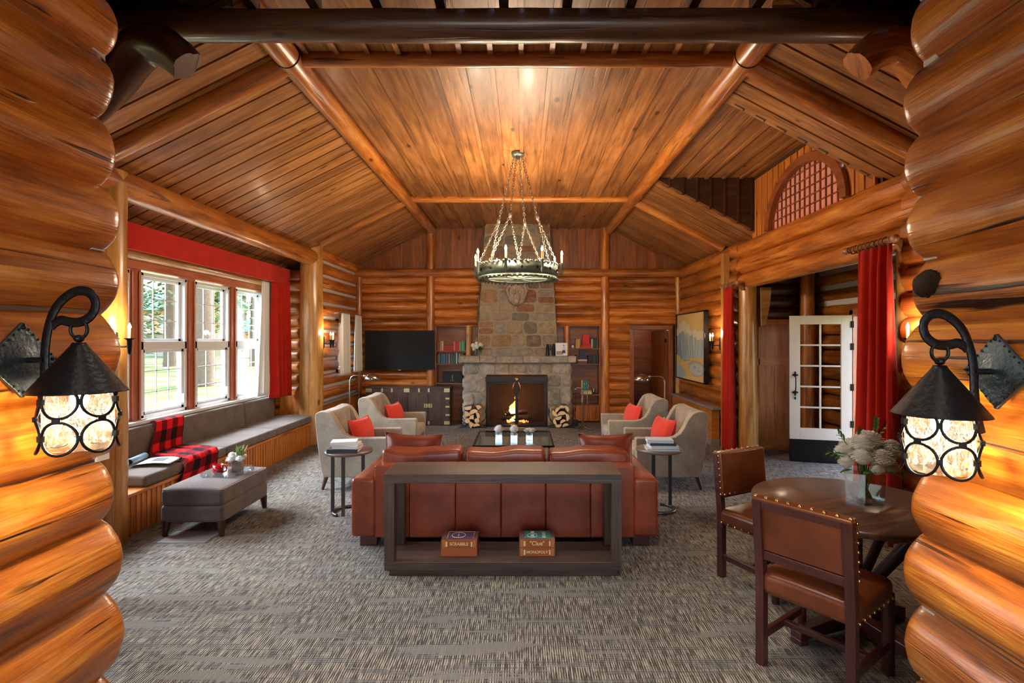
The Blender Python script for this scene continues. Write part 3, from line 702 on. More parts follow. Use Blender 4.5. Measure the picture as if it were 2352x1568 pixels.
# ---- right side: header logs over the opening, post, log wall, ledge, dormer wall with arched window
for z, r, m_ in ((3.0, .117, 'log'), (2.77, .118, 'log'), (2.55, .112, 'log')):
    beam('header_log', (XR + .09, 3.5, z), (XR + .09, 7.75, z), r, mat=m_, nl=50, nz=.05)
b = MB(); b.m = 0
logs_y(b, 7.7, YB + .05, XR + .08, 0, 3.13, .21, .122); logs_y(b, 2.05, 4.35, XR + .08, 0, 3.13, .21, .122)
b.m = 1; b.box(XR + .14, XR + .2, 7.7, YB + .1, 0, 3.2); b.box(XR + .14, XR + .2, 2.0, 4.35, 0, 4.1); b.box(XR + .14, XR + .2, 2.0, 7.8, 2.5, 3.1); b.box(XR + .1, XR + .16, 3.4, 5.05, 2.9, 3.4); b.box(XR + .05, XR + .12, 4.7, 5.05, 3.0, 3.35); b.box(XR + .1, XR + .16, 7.2, YB + .1, 3.0, 3.3); b.box(XR + .06, XR + .12, 4.7, 7.3, 2.95, 3.11)
struct(b, 'wall_right', ['log', 'boarddark'])
beam('log_post', (XR + .11, 7.62, 0), (XR + .09, 7.62, 2.47), .145, .12, 'logpale', seg=30, nl=40, nz=.04)
b = MB(); b.prism([(XR + .25, 2.45), (XR + .42, 2.45), (XR + .40, 2.2), (XR + .34, 1.9), (XR + .26, 1.88)], 7.56, 7.68); struct(b, 'post_bracket', 'logpale', bevel=.01)
beam('log_post', (XR + .13, 4.42, 0), (XR + .13, 4.42, 2.5), .14, .13, 'logpale', seg=26, nl=30)
b = MB(); b.box(3.07, 3.17, 7.98, 8.10, 0, 3.02, 'z'); struct(b, 'flat_post', 'logpale', bevel=.012)
# dormer wall over the header
b = MB(); y = 4.75; b.m = 0
AC, AW, AH, AZ = 5.97, .86, .68, 3.1
while y < 7.25:
    e = y + .15; ym = y + .075; q = (ym - AC) / (AW - .02); zb = AZ + (AH * math.sqrt(max(0, 1 - q * q)) if abs(q) < 1 else 0)
    b.box(XR + .02, XR + .045, y + .003, e - .003, zb, HC, 'z'); b.box(XR + .008, XR + .022, y - .008, y + .008, AZ + (AH * math.sqrt(max(0, 1 - ((y - AC) / AW) ** 2)) if abs(y - AC) < AW else 0), HC, 'z'); y += .15
b.m = 1; b.box(XR, XR + .09, 4.7, 7.3, HC - .06, HC)
struct(b, 'wall_dormer', ['bead', 'boarddark'])
t = bpy.data.objects.new('window_8', None); C.objects.link(t); t['kind'] = 'structure'; t.location = (XR + .03, AC, AZ)
b = MB(); arc = [(AW * math.cos(a), AH * math.sin(a)) for a in [PI * i / 32 for i in range(33)]]; arc2 = [(x * .875, z * .86) for x, z in arc]
for i in range(32): b.prism([arc[i], arc[i + 1], arc2[i + 1], arc2[i]], -.06, .03, 'x', r=False)
b.build('arched_frame', 'redwood', t)
b = MB(); b.prism([(x * .9, z * .88) for x, z in arc], .012, .02, 'x'); b.build('pane', 'frost', t)
b = MB()
for k in range(-7, 8):
    yy = k * .105
    if abs(yy) < AW * .87: b.box(-.004, .012, yy - .007, yy + .007, 0, AH * .87 * math.sqrt(1 - (yy / (AW * .88)) ** 2))
for k in range(1, 6):
    zz_ = k * .105; hw = AW * .88 * math.sqrt(max(0, 1 - (zz_ / (AH * .87)) ** 2)); b.box(-.004, .012, -hw, hw, zz_ - .007, zz_ + .007)
b.build('muntin', 'redwood', t)
# outside box that closes the dormer
b = MB(); b.box(XR + .3, XR + .34, 4.7, 7.3, 3.0, 4.05) if False else None
# ledge cabinet along the right wall
t = thing('wainscot_ledge', 'low honey-coloured wall cabinet with a grey ledge under the landscape painting', 'ledge', (3.02, 8.33, 0))
b = MB(); b.prism([(0, 0), (.12, 0), (.12, 2.2), (0, 2.2)], .1, .575, 'z'); b.build('cabinet_body', 'bead', t)
b = MB(); b.prism([(-.03, -.03), (.0, -.045), (.125, -.045), (.125, 2.2), (-.03, 2.2)], .575, .61, 'z'); b.build('ledge_top', 'ledge', t, bevel=.003)
b = MB(); b.box(-.02, .12, -.02, 2.2, 0, .1); b.build('baseboard', 'ledge', t, bevel=.003)

# ---- vestibule beyond the opening
b = MB(); EX, EY = 4.55, 7.98
b.m = 0; logs_x(b, XR + .2, EX, EY + .08, 2.0, 2.9, .19, .1)
b.m = 1
x = XR + .2
for xa, xb, za, zb in ((3.35, 4.35, .02, 2.0),):
    b.box(xa - .15, xb + .3, EY, EY + .03, 0, 2.0, 'z')
    for k in range(4): b.box(xa + .02 + k * .24, xa + .03 + k * .24 + .01, EY - .006, EY, .15, 1.3, 'z')
    b.box(xa, xb + .2, EY - .012, EY, 1.3, 1.4, 'x'); b.box(xa, xb + .2, EY - .012, EY, 1.92, 2.0, 'x'); b.box(xa, xb + .2, EY - .012, EY, .02, .14, 'x')
    b.box(3.6, 3.62, EY - .012, EY, .1, 1.95, 'z'); b.box(4.08, 4.16, EY - .014, EY, .1, 1.95, 'z')
b.m = 2
for z in (2.11, 2.34, 2.57, 2.8): b.log((EX + .04, 4.0, z), (EX + .04, EY + .1, z), .1, seg=16, nl=24)
for z in (0.12, 0.33, .55, .77, .99, 1.21, 1.43, 1.65, 1.87): b.log((EX + .04, 7.16, z), (EX + .04, EY + .1, z), .105, seg=14, nl=8); b.log((EX + .04, 4.0, z), (EX + .04, 6.25, z), .105, seg=14, nl=8)
b.m = 3
for z in (2.225, 2.455, 2.685): b.box(EX - .02, EX, 4.0, EY, z - .04, z + .04)
b.m = 4; b.box(EX + .1, EX + .14, 4.0, 6.25, 0, 2.95); b.box(EX + .1, EX + .14, 7.16, 8.1, 0, 2.95); b.box(EX + .1, EX + .14, 4.0, 8.1, 2.06, 2.95)
b.box(XR + .2, EX + .14, EY + .12, EY + .16, 0, 2.95); b.box(XR + .15, EX + .14, 3.96, 4.0, 0, 2.95); b.box(XR + .1, EX + .14, 3.96, EY + .2, 2.9, 2.94)
struct(b, 'wall_vestibule', ['logdark', 'bead', 'log', 'chink', 'boarddark'])
beam('log_post', (4.26, 7.82, 0), (4.26, 7.82, 2.9), .1, mat='log', nl=34)
b = MB(); b.box(EX - .06, EX + .1, 7.1, 7.18, 0, 2.1, 'z'); b.box(EX - .06, EX + .1, 6.23, 6.31, 0, 2.1, 'z'); b.box(EX - .06, EX + .1, 6.23, 7.18, 2.03, 2.11, 'y'); struct(b, 'door_frame', 'trim', bevel=.005)
t = bpy.data.objects.new('door_2', None); C.objects.link(t); t['kind'] = 'structure'; t.location = (4.46, 7.08, 0); t.rotation_euler = (0, 0, R(180) - math.atan2(.2, .74))
b = MB(); W_, Hd = .765, 2.02
for (a0, a1, z0, z1) in ((0, .13, .31, Hd), (W_ - .13, W_, .31, Hd), (.13, W_ - .13, 1.9, Hd), (.13, W_ - .13, .31, .47)): b.box(a0, a1, -.022, .022, z0, z1)
b.build('door_leaf', colmat('door_white', (222, 216, 208), .35), t, bevel=.003)
b = MB(); b.box(.0, W_, -.026, .026, .012, .315); b.build('kick_plate', 'black', t, bevel=.002)
b = MB(); b.box(W_ / 2 - .011, W_ / 2 + .011, -.014, .014, .47, 1.9)
for k in range(1, 5): z = .47 + 1.43 * k / 5; b.box(.13, W_ - .13, -.014, .014, z - .011, z + .011)
b.build('muntin', colmat('door_white', (222, 216, 208), .35), t, bevel=.003)
b = MB(); b.box(.12, W_ - .12, -.002, .002, .46, 1.91); b.build('pane', 'glass', t)
b = MB(); hx = W_ - .065
b.tube([(hx, .03, .98), (hx, .06, 1.0), (hx, .065, 1.08), (hx, .06, 1.16), (hx, .03, 1.18)], .008, 8)
for z in (.96, 1.2): b.sph((hx, .03, z), (.028, .012, .022), 10, 6); b.sph((hx - .025, .028, z), (.016, .008, .012), 8, 5); b.sph((hx + .025, .028, z), (.016, .008, .012), 8, 5); b.sph((hx, .028, z + .03 * (1 if z > 1 else -1)), (.012, .008, .022), 8, 5)
b.sph((hx, .03, .88), (.012, .008, .02), 8, 6)
b.build('handle', 'iron', t)
for z in (.5, 1.0, 1.55, 1.85):
    b = MB(); b.box(-.02, .02, -.03, .03, z, z + .09); b.build('hinge', 'black', t)

# ---- log walls of the near room with the rounded ends that frame the picture
ZLs = [-.1, .16, .418, .732, .998, 1.252, 1.488, 1.797, 2.043, 2.265, 2.532, 2.767, 3.0, 3.25, 3.5, 3.75, 4.0]
ZRs = [-.1, .14, .397, .688, .953, 1.205, 1.483, 1.76, 2.007, 2.245, 2.48, 2.738, 3.0, 3.25, 3.5, 3.75, 4.0]
def near_wall(zs, xf, sx, name):
    b = MB()
    for i in range(len(zs) - 1):
        z0, z1 = zs[i], zs[i + 1]; r = (z1 - z0) * .625; zc = (z0 + z1) / 2
        b.m = 0; b.newr(); xc = sx * (xf + r + random.uniform(-.012, .012)); n = 56; ya, yb = -1.2, 2.0 + random.uniform(-.03, .03); rows = []; uvr = []; seg = 40; sd = b.r * 80
        b.r = .25 + .5 * b.r
        for k in range(n + 1):
            u = k / n; y = ya + (yb - ya) * (1 - (1 - u) ** 1.5); dd = yb - y; q = r
            if dd < .03: q = r * (1 - .07 * (1 - dd / .03) ** 2)
            row = []
            for j in range(seg):
                a = 2 * PI * j / seg; v = Vector((math.cos(a) * 1.1, math.sin(a) * 1.1, y * 1.3 + sd))
                fac = .05 * noise.noise(v) + .02 * noise.noise(v * 3.1) + .012 * abs(math.sin(3.5 * a + sd + .3 * math.sin(y * 1.5 + sd))) + .022 * abs(noise.noise(Vector((math.cos(a) * 7, math.sin(a) * 7, y * 1.0 + sd))))
                qq = q * (1 + fac); row.append((xc + math.cos(a) * qq, y, zc + math.sin(a) * qq))
            rows.append(row); uvr.append([(y, j / seg * 2 * PI * r) for j in range(seg + 1)])
        b.rings(rows, uvr, True, True, True)
        b.m = 2; b.box(sx * (xf + r * .42), sx * (xf + .25), -1.2, yb - .05, z0 - .012, z0 + .012)
        if i % 3 != 1: b.m = 1; b.box(sx * (xf + r * .36), sx * (xf + .25), yb - .07, yb - .012, z0 - .012, z0 + .014)
    b.m = 2; b.box(sx * (xf + .2), sx * (xf + .3), -3.3, 1.93, 0, 4.05); b.box(sx * (xf + .2), sx * 4.4, 1.86, 1.93, 0, 4.05)
    b.box(sx * xf, sx * (xf + .3), -3.4, -1.2, 0, 4.05)
    b.m = 3
    if sx > 0: b.sph((xf + .014, 1.9, 1.9), (.028, .07, .05), 20, 12, lambda d: 1 + .18 * noise.noise(d * 4))
    return struct(b, name, ['logbig', 'chink', 'boarddark', 'burl'])
near_wall(ZLs, 1.535, -1, 'wall_near_left'); near_wall(ZRs, 1.462, 1, 'wall_near_right')
# rear wall of the near room with an unseen window added for fill light
b = MB(); b.box(-1.8, 1.8, -3.4, -3.3, 0, .9); b.box(-1.8, 1.8, -3.4, -3.3, 2.6, 4.1); b.box(-1.8, -1.35, -3.4, -3.3, .9, 2.6); b.box(1.35, 1.8, -3.4, -3.3, .9, 2.6)
struct(b, 'wall_rear', 'board')
t = bpy.data.objects.new('window_9', None); C.objects.link(t); t['kind'] = 'structure'; t.location = (0, -3.35, .9)
b = MB()
for x in (-1.33, -.45, .45, 1.33): b.box(x - .03, x + .03, -.04, .04, 0, 1.7)
for z in (.03, .85, 1.67): b.box(-1.35, 1.35, -.03, .03, z - .03, z + .03)
b.build('window_frame', 'sash', t)
b = MB(); b.box(-1.35, 1.35, -.003, .003, 0, 1.7); b.build('pane', 'glass', t)
# ---- side walls of the hall in front of the tie beam
b = MB(); b.box(-4.25, -4.15, 1.9, 3.5, 2.8, 4.1); b.box(4.3, 4.4, -3.4, 3.96, 0, 4.1); struct(b, 'wall_side', 'boarddark')

# ============================================================ FIREPLACE
t = thing('stone_fireplace', 'tapering field-stone chimney with pale split-stone mantel and open firebox', 'fireplace', (-.11, 10.2, 0)); FX = -.11
def stones(b, xw, z0, z1, yf, rows, cols, depth=.05, skip=None, jit=.35, side=0):
    """courses of bulging stones on the plane y=yf; xw(z) gives (left,right)"""
    z = z0; ri = 0
    while z < z1 - .02:
        h = min(rows * random.uniform(.7, 1.3), z1 - z)
        if z1 - z - h < rows * .5: h = z1 - z
        xl, xr = xw(z + h / 2); x = xl - random.uniform(0, .0)
        while x < xr - .02:
            w_ = cols * random.uniform(.6, 1.5)
            if xr - x - w_ < cols * .5: w_ = xr - x
            cells = [(x, z, w_, h)]
            if h > rows * 1.05 and random.random() < .3: cells = [(x, z, w_, h * .5), (x, z + h * .5, w_, h * .5)]
            for (cx, cz, cw, ch) in cells:
                if skip and skip(cx, cz, cw, ch): continue
                b.newr(); n = 9; g = .004; ph = b.r * 40; pw = random.uniform(3.2, 7)
                ks = [random.uniform(-.04, .04) * min(cw, ch) for _ in range(4)]
                def P(u, v, cx=cx, cz=cz, cw=cw, ch=ch, ph=ph, pw=pw, ks=ks):
                    a, c = u * 2 - 1, v * 2 - 1; rr = (abs(a) ** pw + abs(c) ** pw) ** (1 / pw); m = max(abs(a), abs(c))
                    if m > 0: k = m / rr if rr > 0 else 1; a *= k; c *= k
                    sc_l = lambda zz: (lambda q: q)(xw(zz))
                    X = cx + g + (a + 1) / 2 * (cw - 2 * g) + ks[0] * c; Z = cz + g + (c + 1) / 2 * (ch - 2 * g) + ks[1] * a
                    l0, r0 = xw(z0 * 0 + cz + ch / 2); l1, r1 = xw(Z)
                    X = l1 + (X - l0) * (r1 - l1) / (r0 - l0)
                    d = depth * (max(0, 1 - m ** 12)) ** .5 * (.75 + .45 * noise.noise(Vector((X * 7, Z * 7, ph))) + .25 * noise.noise(Vector((X * 19, Z * 19, ph))))
                    return (X, yf - d, Z)
                b.grid(P, n, n, cw, ch)
            x += w_
        z += h
b = MB()
ch_w = lambda z: (-.80 + (z - 1.37) * .066, .82 - (z - 1.37) * .066)
b.m = 1
cz = [1.3 + i * (HC + .02 - 1.3) / 8 for i in range(9)]
b.prism([(ch_w(1.3)[0] + .01, 1.3), (ch_w(1.3)[1] - .01, 1.3), (ch_w(4)[1] - .01, 4.0), (ch_w(4)[0] + .01, 4.0)], .05, .40)
b.m = 0; stones(b, ch_w, 1.37, HC, .06, .23, .29, .04)
T0 = b.T
for sx in (-1, 1):       # side faces of the shaft
    b.T = T0 @ Matrix(((0, sx * 1, 0, 0), (1, 0, 0, 0), (0, 0, 1, 0), (0, 0, 0, 1)))
    z = 1.37
    while z < HC:
        h = .2; xw = ch_w(z)[1] - .012
        for k in range(2):
            b.newr()
            def P(u, v, k=k, z=z, xw=xw, h=h):
                m = max(abs(2 * u - 1), abs(2 * v - 1)); d = .03 * max(0, 1 - m ** 6) ** .5
                return (.06 + k * .17 + .005 + u * .16, (xw - .013 * v) + d - .005 if True else 0, z + .005 + v * (h - .01))
            b.grid(P, 5, 5, .18, h)
        z += h
b.T = T0
b.build('chimney_shaft', ['stone', 'mortar'], t)
b = MB(); BW = (-1.05, 1.07); ow = (-.60, .60, 1.0)   # firebox half opening and height
b.m = 1
b.box(BW[0] + .02, ow[0], .03, .40, 0, 1.24); b.box(ow[1], BW[1] - .02, .03, .40, 0, 1.24); b.box(ow[0], ow[1], .03, .40, ow[2], 1.24)
b.m = 0
stones(b, lambda z: (BW[0], ow[0]), 0, ow[2], .04, .3, .26, .06)
stones(b, lambda z: (ow[1], BW[1]), 0, ow[2], .04, .3, .26, .06)
stones(b, lambda z: (BW[0], BW[1]), ow[2], 1.24, .04, .25, .27, .06)
for sx, xs in ((-1, BW[0]), (1, BW[1])):
    z = 0
    while z < 1.2:
        for k in range(2):
            b.newr()
            def P(u, v, k=k, z=z, xs=xs, sx=sx):
                m = max(abs(2 * u - 1), abs(2 * v - 1)); d = .04 * max(0, 1 - m ** 6) ** .5
                return (xs - sx * .02 + sx * d, .02 + k * .19 + u * .18, z + .005 + v * .23)
            b.grid(P, 5, 5, .3, .24)
        z += .24
b.build('fireplace_surround', ['stone2', 'mortar'], t)
b = MB(); b.m = 1; b.box(-1.11, 1.13, -.1, .38, 1.25, 1.36); b.m = 0
x = -1.13
while x < 1.13:
    w_ = min(random.uniform(.28, .55), 1.15 - x); b.newr(); b.rbox((x + w_ / 2, .13, 1.305), (w_ - .006, .54, .125), .02, 4, lambda a, c, d: (a, c + .012 * noise.noise(Vector((a * 14, d * 14, x * 9))), d + .006 * noise.noise(Vector((a * 11, c * 11, x))))); x += w_
b.build('mantel_shelf', ['stone2', 'mortar'], t)
b = MB(); b.box(ow[0], ow[1], .68, .74, 0, ow[2]); b.box(ow[0] - .01, ow[0] + .03, .1, .7, 0, ow[2]); b.box(ow[1] - .03, ow[1] + .01, .1, .7, 0, ow[2]); b.box(ow[0], ow[1], .05, .7, -.0, .03); b.box(ow[0], ow[1], .1, .7, ow[2] - .03, ow[2] + .01)
b.build('firebox', 'soot', t)
b = MB(); b.box(-1.15, 1.2, -.34, .1, .0, .014); b.build('hearth_slab', 'slate', t, bevel=.003)
# carved head
t = thing('carved_head', 'carved stone animal head mounted on the chimney under the chandelier', 'sculpture', (-.11, 10.14, 2.56))
b = MB()
b.sph((0, 0, -.02), (.17, .1, .23), 28, 20, lambda d: 1 + .1 * noise.noise(d * 3) + (.05 if d.z > .3 else 0) - (.25 * max(0, -d.z - .3)))
b.sph((0, -.12, -.07), (.075, .14, .1), 20, 14, lambda d: 1 + .07 * noise.noise(d * 4)); b.sph((0, -.2, -.14), (.05, .07, .06), 16, 10)
b.sph((-.055, -.12, .04), (.05, .06, .04), 12, 8); b.sph((.055, -.12, .04), (.05, .06, .04), 12, 8)
for sx in (-1, 1): b.tube([(sx * .09, -.03, .1), (sx * .15, -.05, .17), (sx * .19, -.06, .08), (sx * .16, -.09, -.05)], [.03, .04, .03, .012], 10)
b.tube([(0, -.1, .12), (.005, -.2, .0), (0, -.26, -.09)], [.02, .016, .018], 8)
b.build('head', 'sculpt', t)
# fire screen with doors
t = thing('fire_screen', 'black iron fire screen with mesh doors and leaf-topped copper handles', 'fire screen', (-.11, 10.04, .015))
b = MB()
for (x0, x1, z0, z1) in ((-.59, -.555, 0, .93), (.555, .59, 0, .93), (-.59, .59, 0, .035)): b.box(x0, x1, -.02, .03, z0, z1)
b.box(-.6, .6, -.04, .1, .86, .955); b.build('frame', 'black', t, bevel=.004)
for sx in (-1, 1):
    b = MB(); x0, x1 = (-.55, -.01) if sx < 0 else (.01, .55)
    for (a, c, z0, z1) in ((x0, x0 + .02, .04, .85), (x1 - .02, x1, .04, .85), (x0, x1, .04, .06), (x0, x1, .83, .85)): b.box(a, c, -.012, .012, z0, z1)
    d = b.build('screen_door', 'black', t)
    b = MB(); b.box(x0 + .02, x1 - .02, -.002, .002, .06, .83); b.build('wire_mesh', 'mesh', d)
    b = MB(); b.tube([(sx * .035, -.03, .86), (sx * .06, -.05, .8), (sx * .075, -.05, .72), (sx * .055, -.04, .66), (sx * .04, -.02, .64)], [.012, .014, .012, .01, .006], 8); b.build('handle', 'copper', d)
b = MB(); b.box(-.028, .028, -.03, -.014, .04, .86); b.build('center_bar', 'black', t)
for z in (.05, .23, .41, .59, .76): b = MB(); b.sph((.002, -.032, z), .006, 8, 6); b.build('rivet', 'chrome', t)
b = MB(); b.sph((0, -.05, .9), (.025, .01, .02), 10, 6)
for a in (0, .9, -.9): b.sph((math.sin(a) * .03, -.05, .9 + math.cos(a) * .03), (.014, .008, .02), 8, 6)
b.build('leaf_finial', 'brass', t)
# fire: logs, flames, andiron
t = thing('log_fire', 'burning log fire with tall yellow flame behind the mesh screen', 'fire', (-.11, 10.45, .03))
for (p0, p1, r) in (((-.3, -.05, .09), (.25, .05, .1), .05), ((-.25, .1, .08), (.28, .0, .09), .055), ((-.22, -.02, .18), (.2, .08, .2), .05), ((-.05, -.1, .05), (.1, .15, .16), .04)):
    b = MB(); b.log(p0, p1, r, nz=.15, seg=14); b.build('burning_log', 'char', t)
for (x, y, h, w_, ln) in ((-.05, .0, .46, .07, .03), (-.06, .03, .34, .06, .05), (-.1, -.03, .2, .05, -.02), (-.17, .0, .14, .04, -.04), (-.12, .04, .16, .05, .02), (-.08, -.06, .1, .06, 0), (-.05, -.08, .12, .05, 0), (.1, .02, .07, .035, .01)):
    b = MB(); rows = []; uvr = []
    for k in range(13):
        u = k / 12; q = w_ * (math.sin(PI * min(1, u * 1.25 + .25)) ** .8 if u < .6 else (1 - u) / .4 * .72) if u < 1 else .001; q = max(q, .001)
        row = [(x + ln * u + .03 * math.sin(u * 5 + x * 40) * u + math.cos(2 * PI * j / 10) * q, y + math.sin(2 * PI * j / 10) * q * .6, .1 + (.08 if h > .15 else -.06) + u * h) for j in range(10)]
        rows.append(row); uvr.append([(j / 10, u * (1 if h > .3 else .5)) for j in range(11)])
    b.rings(rows, uvr); b.build('flame', 'flame', t)
b = MB()
for k in range(26): b.sph((random.uniform(-.25, .22), random.uniform(-.08, .1), random.uniform(.01, .05)), random.uniform(.012, .03), 6, 4)
b.build('ember_bed', 'ember', t)['kind'] = 'stuff'
for sx in (-1, 1): b = MB(); b.tube([(sx * .2, -.12, 0), (sx * .22, -.13, .1), (sx * .3, -.14, .36)], .008, 6); b.tube([(sx * .25 + .03 * math.cos(a), -.14, .3 + .03 * math.sin(a)) for a in [i * .5 for i in range(10)]], .005, 6); b.tube([(sx * .22, -.13, .08), (sx * .2, .2, .06)], .01, 6); b.build('andiron', 'black', t)
lamp('fire_light', 'POINT', (-.15, 10.42, .38), 30, (1, .42, .12), .1)
# firewood racks
def rack(x, side, nm):
    t = thing('firewood_rack', 'black scrolled wrought-iron firewood rack %s of the fire screen' % side, 'firewood rack', (x, 9.93, .015))
    b = MB()
    for y in (-.06, .12):
        b.tube([(.24 * math.sin(a) * (1 if abs(a) < 9 else 1), y, .25 - .2 * math.cos(a)) for a in [-1.9 + 3.8 * i / 20 for i in range(21)]], .006, 6)
        for sx in (-1, 1):
            b.tube([(sx * (.245 + .035 * (1 - i / 16) * math.sin(i * .55)), y, .335 + .035 * (1 - i / 16) * math.cos(i * .55)) for i in range(15)], .005, 5)
            b.tube([(sx * (.17 + .045 * (1 - i / 18) * math.sin(i * .5)), y, .055 - .01 + .04 * (1 - i / 18) * math.cos(i * .5) + .0) for i in range(15)], .005, 5)
            b.tube([(sx * .1, y, .07), (sx * .16, y, .02), (sx * .26, y, .006)], .006, 6)
    for sx in (-1, 1): b.tube([(sx * .22, -.06, .3), (sx * .22, .12, .3)], .006, 6); b.tube([(sx * .12, -.06, .075), (sx * .12, .12, .075)], .006, 6)
    b.build('iron_frame', 'iron', t)
    return t
def firewood(x, spots, side):
    for k, (dx, dz, r, kind, rot) in enumerate(spots):
        r *= 1.1
        row = 'bottom' if dz < .13 else ('top' if dz > .3 else ('lower middle' if dz < .22 else 'upper middle'))
        pos = 'left' if dx < -.05 else ('right' if dx > .05 else 'centre')
        lab = '%s split log, %s %s of the firewood rack on the %s side' % ({'h': 'half-round', 'q': 'wedge-cut', 'r': 'round'}[kind], row, pos, 'television' if side == 'left' else 'tool-stand')
        t = thing('split_log', lab, 'firewood', (x + dx, 9.86, .015 + dz), 0, 'split logs in the %s firewood rack' % side)
        b = MB(); n = 14
        if kind == 'r': poly = [(r * math.cos(2 * PI * i / n), r * math.sin(2 * PI * i / n)) for i in range(n)]
        elif kind == 'h': poly = [(r * 1.2 * math.cos(PI * i / n), r * 1.05 * math.sin(PI * i / n) - r * .45) for i in range(n + 1)]
        else: poly = [(-r * .7, -r * .6)] + [(r * 1.75 * math.cos(PI / 2.2 * i / n) - r * .7, r * 1.75 * math.sin(PI / 2.2 * i / n) - r * .6) for i in range(n + 1)]
        c_, s_ = math.cos(rot), math.sin(rot); poly = [(a * c_ - q * s_, a * s_ + q * c_) for a, q in poly]
        b.prism(poly, 0, .30); ob = b.build('bark_body', 'bark', t, bevel=.004)
        b = MB(); b.prism([(a * .93, q * .93) for a, q in poly], -.004, .002); b.build('cut_face', 'cutwood', t)
rack(-.93, 'left', 0); rack(.74, 'right', 0)
firewood(-.93, [(-.1, .38, .062, 'h', 3.3), (.0, .31, .07, 'h', .4), (.1, .39, .05, 'q', .6), (-.12, .26, .058, 'q', .2), (.09, .24, .055, 'h', -1.3), (-.02, .2, .05, 'q', 1.6), (.07, .145, .045, 'r', 0), (-.11, .14, .046, 'r', 0), (-.03, .07, .055, 'q', 2.6), (.06, .06, .05, 'h', .2)], 'left')
firewood(.74, [(.0, .40, .045, 'h', .1), (-.08, .35, .052, 'h', .8), (.1, .37, .055, 'h', -1.1), (-.13, .27, .06, 'h', 2.3), (.0, .28, .066, 'h', .2), (.11, .21, .058, 'h', -1.4), (-.06, .19, .055, 'h', 3.4), (-.13, .12, .05, 'h', 1.9), (.02, .13, .05, 'h', .5), (.07, .06, .05, 'h', .3), (-.06, .045, .05, 'h', 3.3)], 'right')
# fireside tool stand
t = thing('fireside_tool_stand', 'slim steel stand of fireplace tools right of the stone fireplace', 'tool stand', (1.12, 9.75, 0))
b = MB(); b.tube([(0, 0, .02), (0, 0, .78)], .012, 10)
for a in (0, 2.1, 4.2): b.tube([(0, 0, .1), (.07 * math.cos(a), .07 * math.sin(a), .03), (.15 * math.cos(a), .15 * math.sin(a), .006)], .008, 6)
b.tube([(-.14, 0, .76), (-.1, 0, .79), (0, 0, .78), (.1, 0, .79), (.13, 0, .76)], .007, 6); b.build('stand', 'chrome', t)
for k, (x, tip) in enumerate(((-.13, 'shovel'), (.02, 'poker'), (.09, 'tongs'))):
    b = MB(); b.tube([(x, -.02, .18), (x, -.02, .74)], .006, 6); b.tube([(x + .02 * math.cos(a), -.02, .84 + .05 * math.sin(a)) for a in [2 * PI * i / 12 for i in range(12)]], .004, 6, close=True)
    if tip == 'shovel': b.rbox((x, -.02, .14), (.09, .02, .12), .008, 2)
    elif tip == 'poker': b.tube([(x, -.02, .2), (x, -.02, .1), (x + .03, -.02, .12)], .006, 6)
    else: b.tube([(x + .02, -.02, .5), (x + .03, -.02, .16)], .005, 6)
    b.build(tip, 'black' if tip == 'shovel' else 'chrome', t)

# ============================================================ TELEVISION, CABINET
t = thing('television', 'large black flat television on the log wall above the dark cabinet', 'television', (-2.46, 10.49, 1.08))
b = MB(); b.box(-.70, .70, -.03, .02, 0, .79); b.build('casing', 'black', t, bevel=.004)
b = MB(); b.box(-.69, .69, -.032, -.029, .012, .78); b.build('screen', 'tvscreen', t)
b = MB(); b.box(-.03, .03, -.032, -.02, -.012, .002); b.build('logo_tab', 'chrome', t)
b = MB(); b.box(-.25, .25, .02, .055, .2, .6); b.build('bracket', 'black', t)
t = thing('media_cabinet', 'dark oak campaign cabinet with pale brass corner plates under the television', 'cabinet', (-2.24, 10.2, 0))
b = MB(); b.box(-.82, .82, .0, .34, .03, .735); b.box(-.8, .8, .02, .32, 0, .03); b.build('body', 'darkwood', t, bevel=.002)
b = MB(); b.box(-.83, .83, -.01, .35, .735, .765); b.build('top', 'darkwood', t, bevel=.003)
for k in range(4):
    b = MB(); x0 = -.8 + k * .4; b.box(x0 + .004, x0 + .396, -.014, .0, .1, .66, 'z'); d = b.build('door', 'darkwood', t, bevel=.002)
    if k in (1, 3):
        for sx in (-1, 1):
            pass
    xe = x0 + .396 if k % 2 == 0 else x0 + .004; s_ = -1 if k % 2 == 0 else 1
    b = MB(); b.box(xe, xe + s_ * .075, -.02, -.014, .36, .435); b.build('latch_plate', 'paleb', d)
    b = MB(); b.tube([(xe + s_ * .035, -.024, .425), (xe + s_ * .05, -.026, .40), (xe + s_ * .03, -.026, .385), (xe + s_ * .055, -.024, .372)], .005, 5); b.build('latch_ring', 'black', d)
for z0, z1 in ((.66, .74), (.03, .095)):
    for x, w_ in ((-.76, .06), (-.5, .018), (-.31, .018), (-.02, .055), (.22, .018), (.41, .018), (.765, .055)):
        b = MB(); b.box(x - w_, x + w_, -.006, .002, z0, z1); b.build('brass_plate', 'paleb', t)
for z in (.2, .36, .52): b = MB(); b.box(.74, .82, -.02, -.013, z, z + .035); b.build('hinge_plate', 'paleb', t)

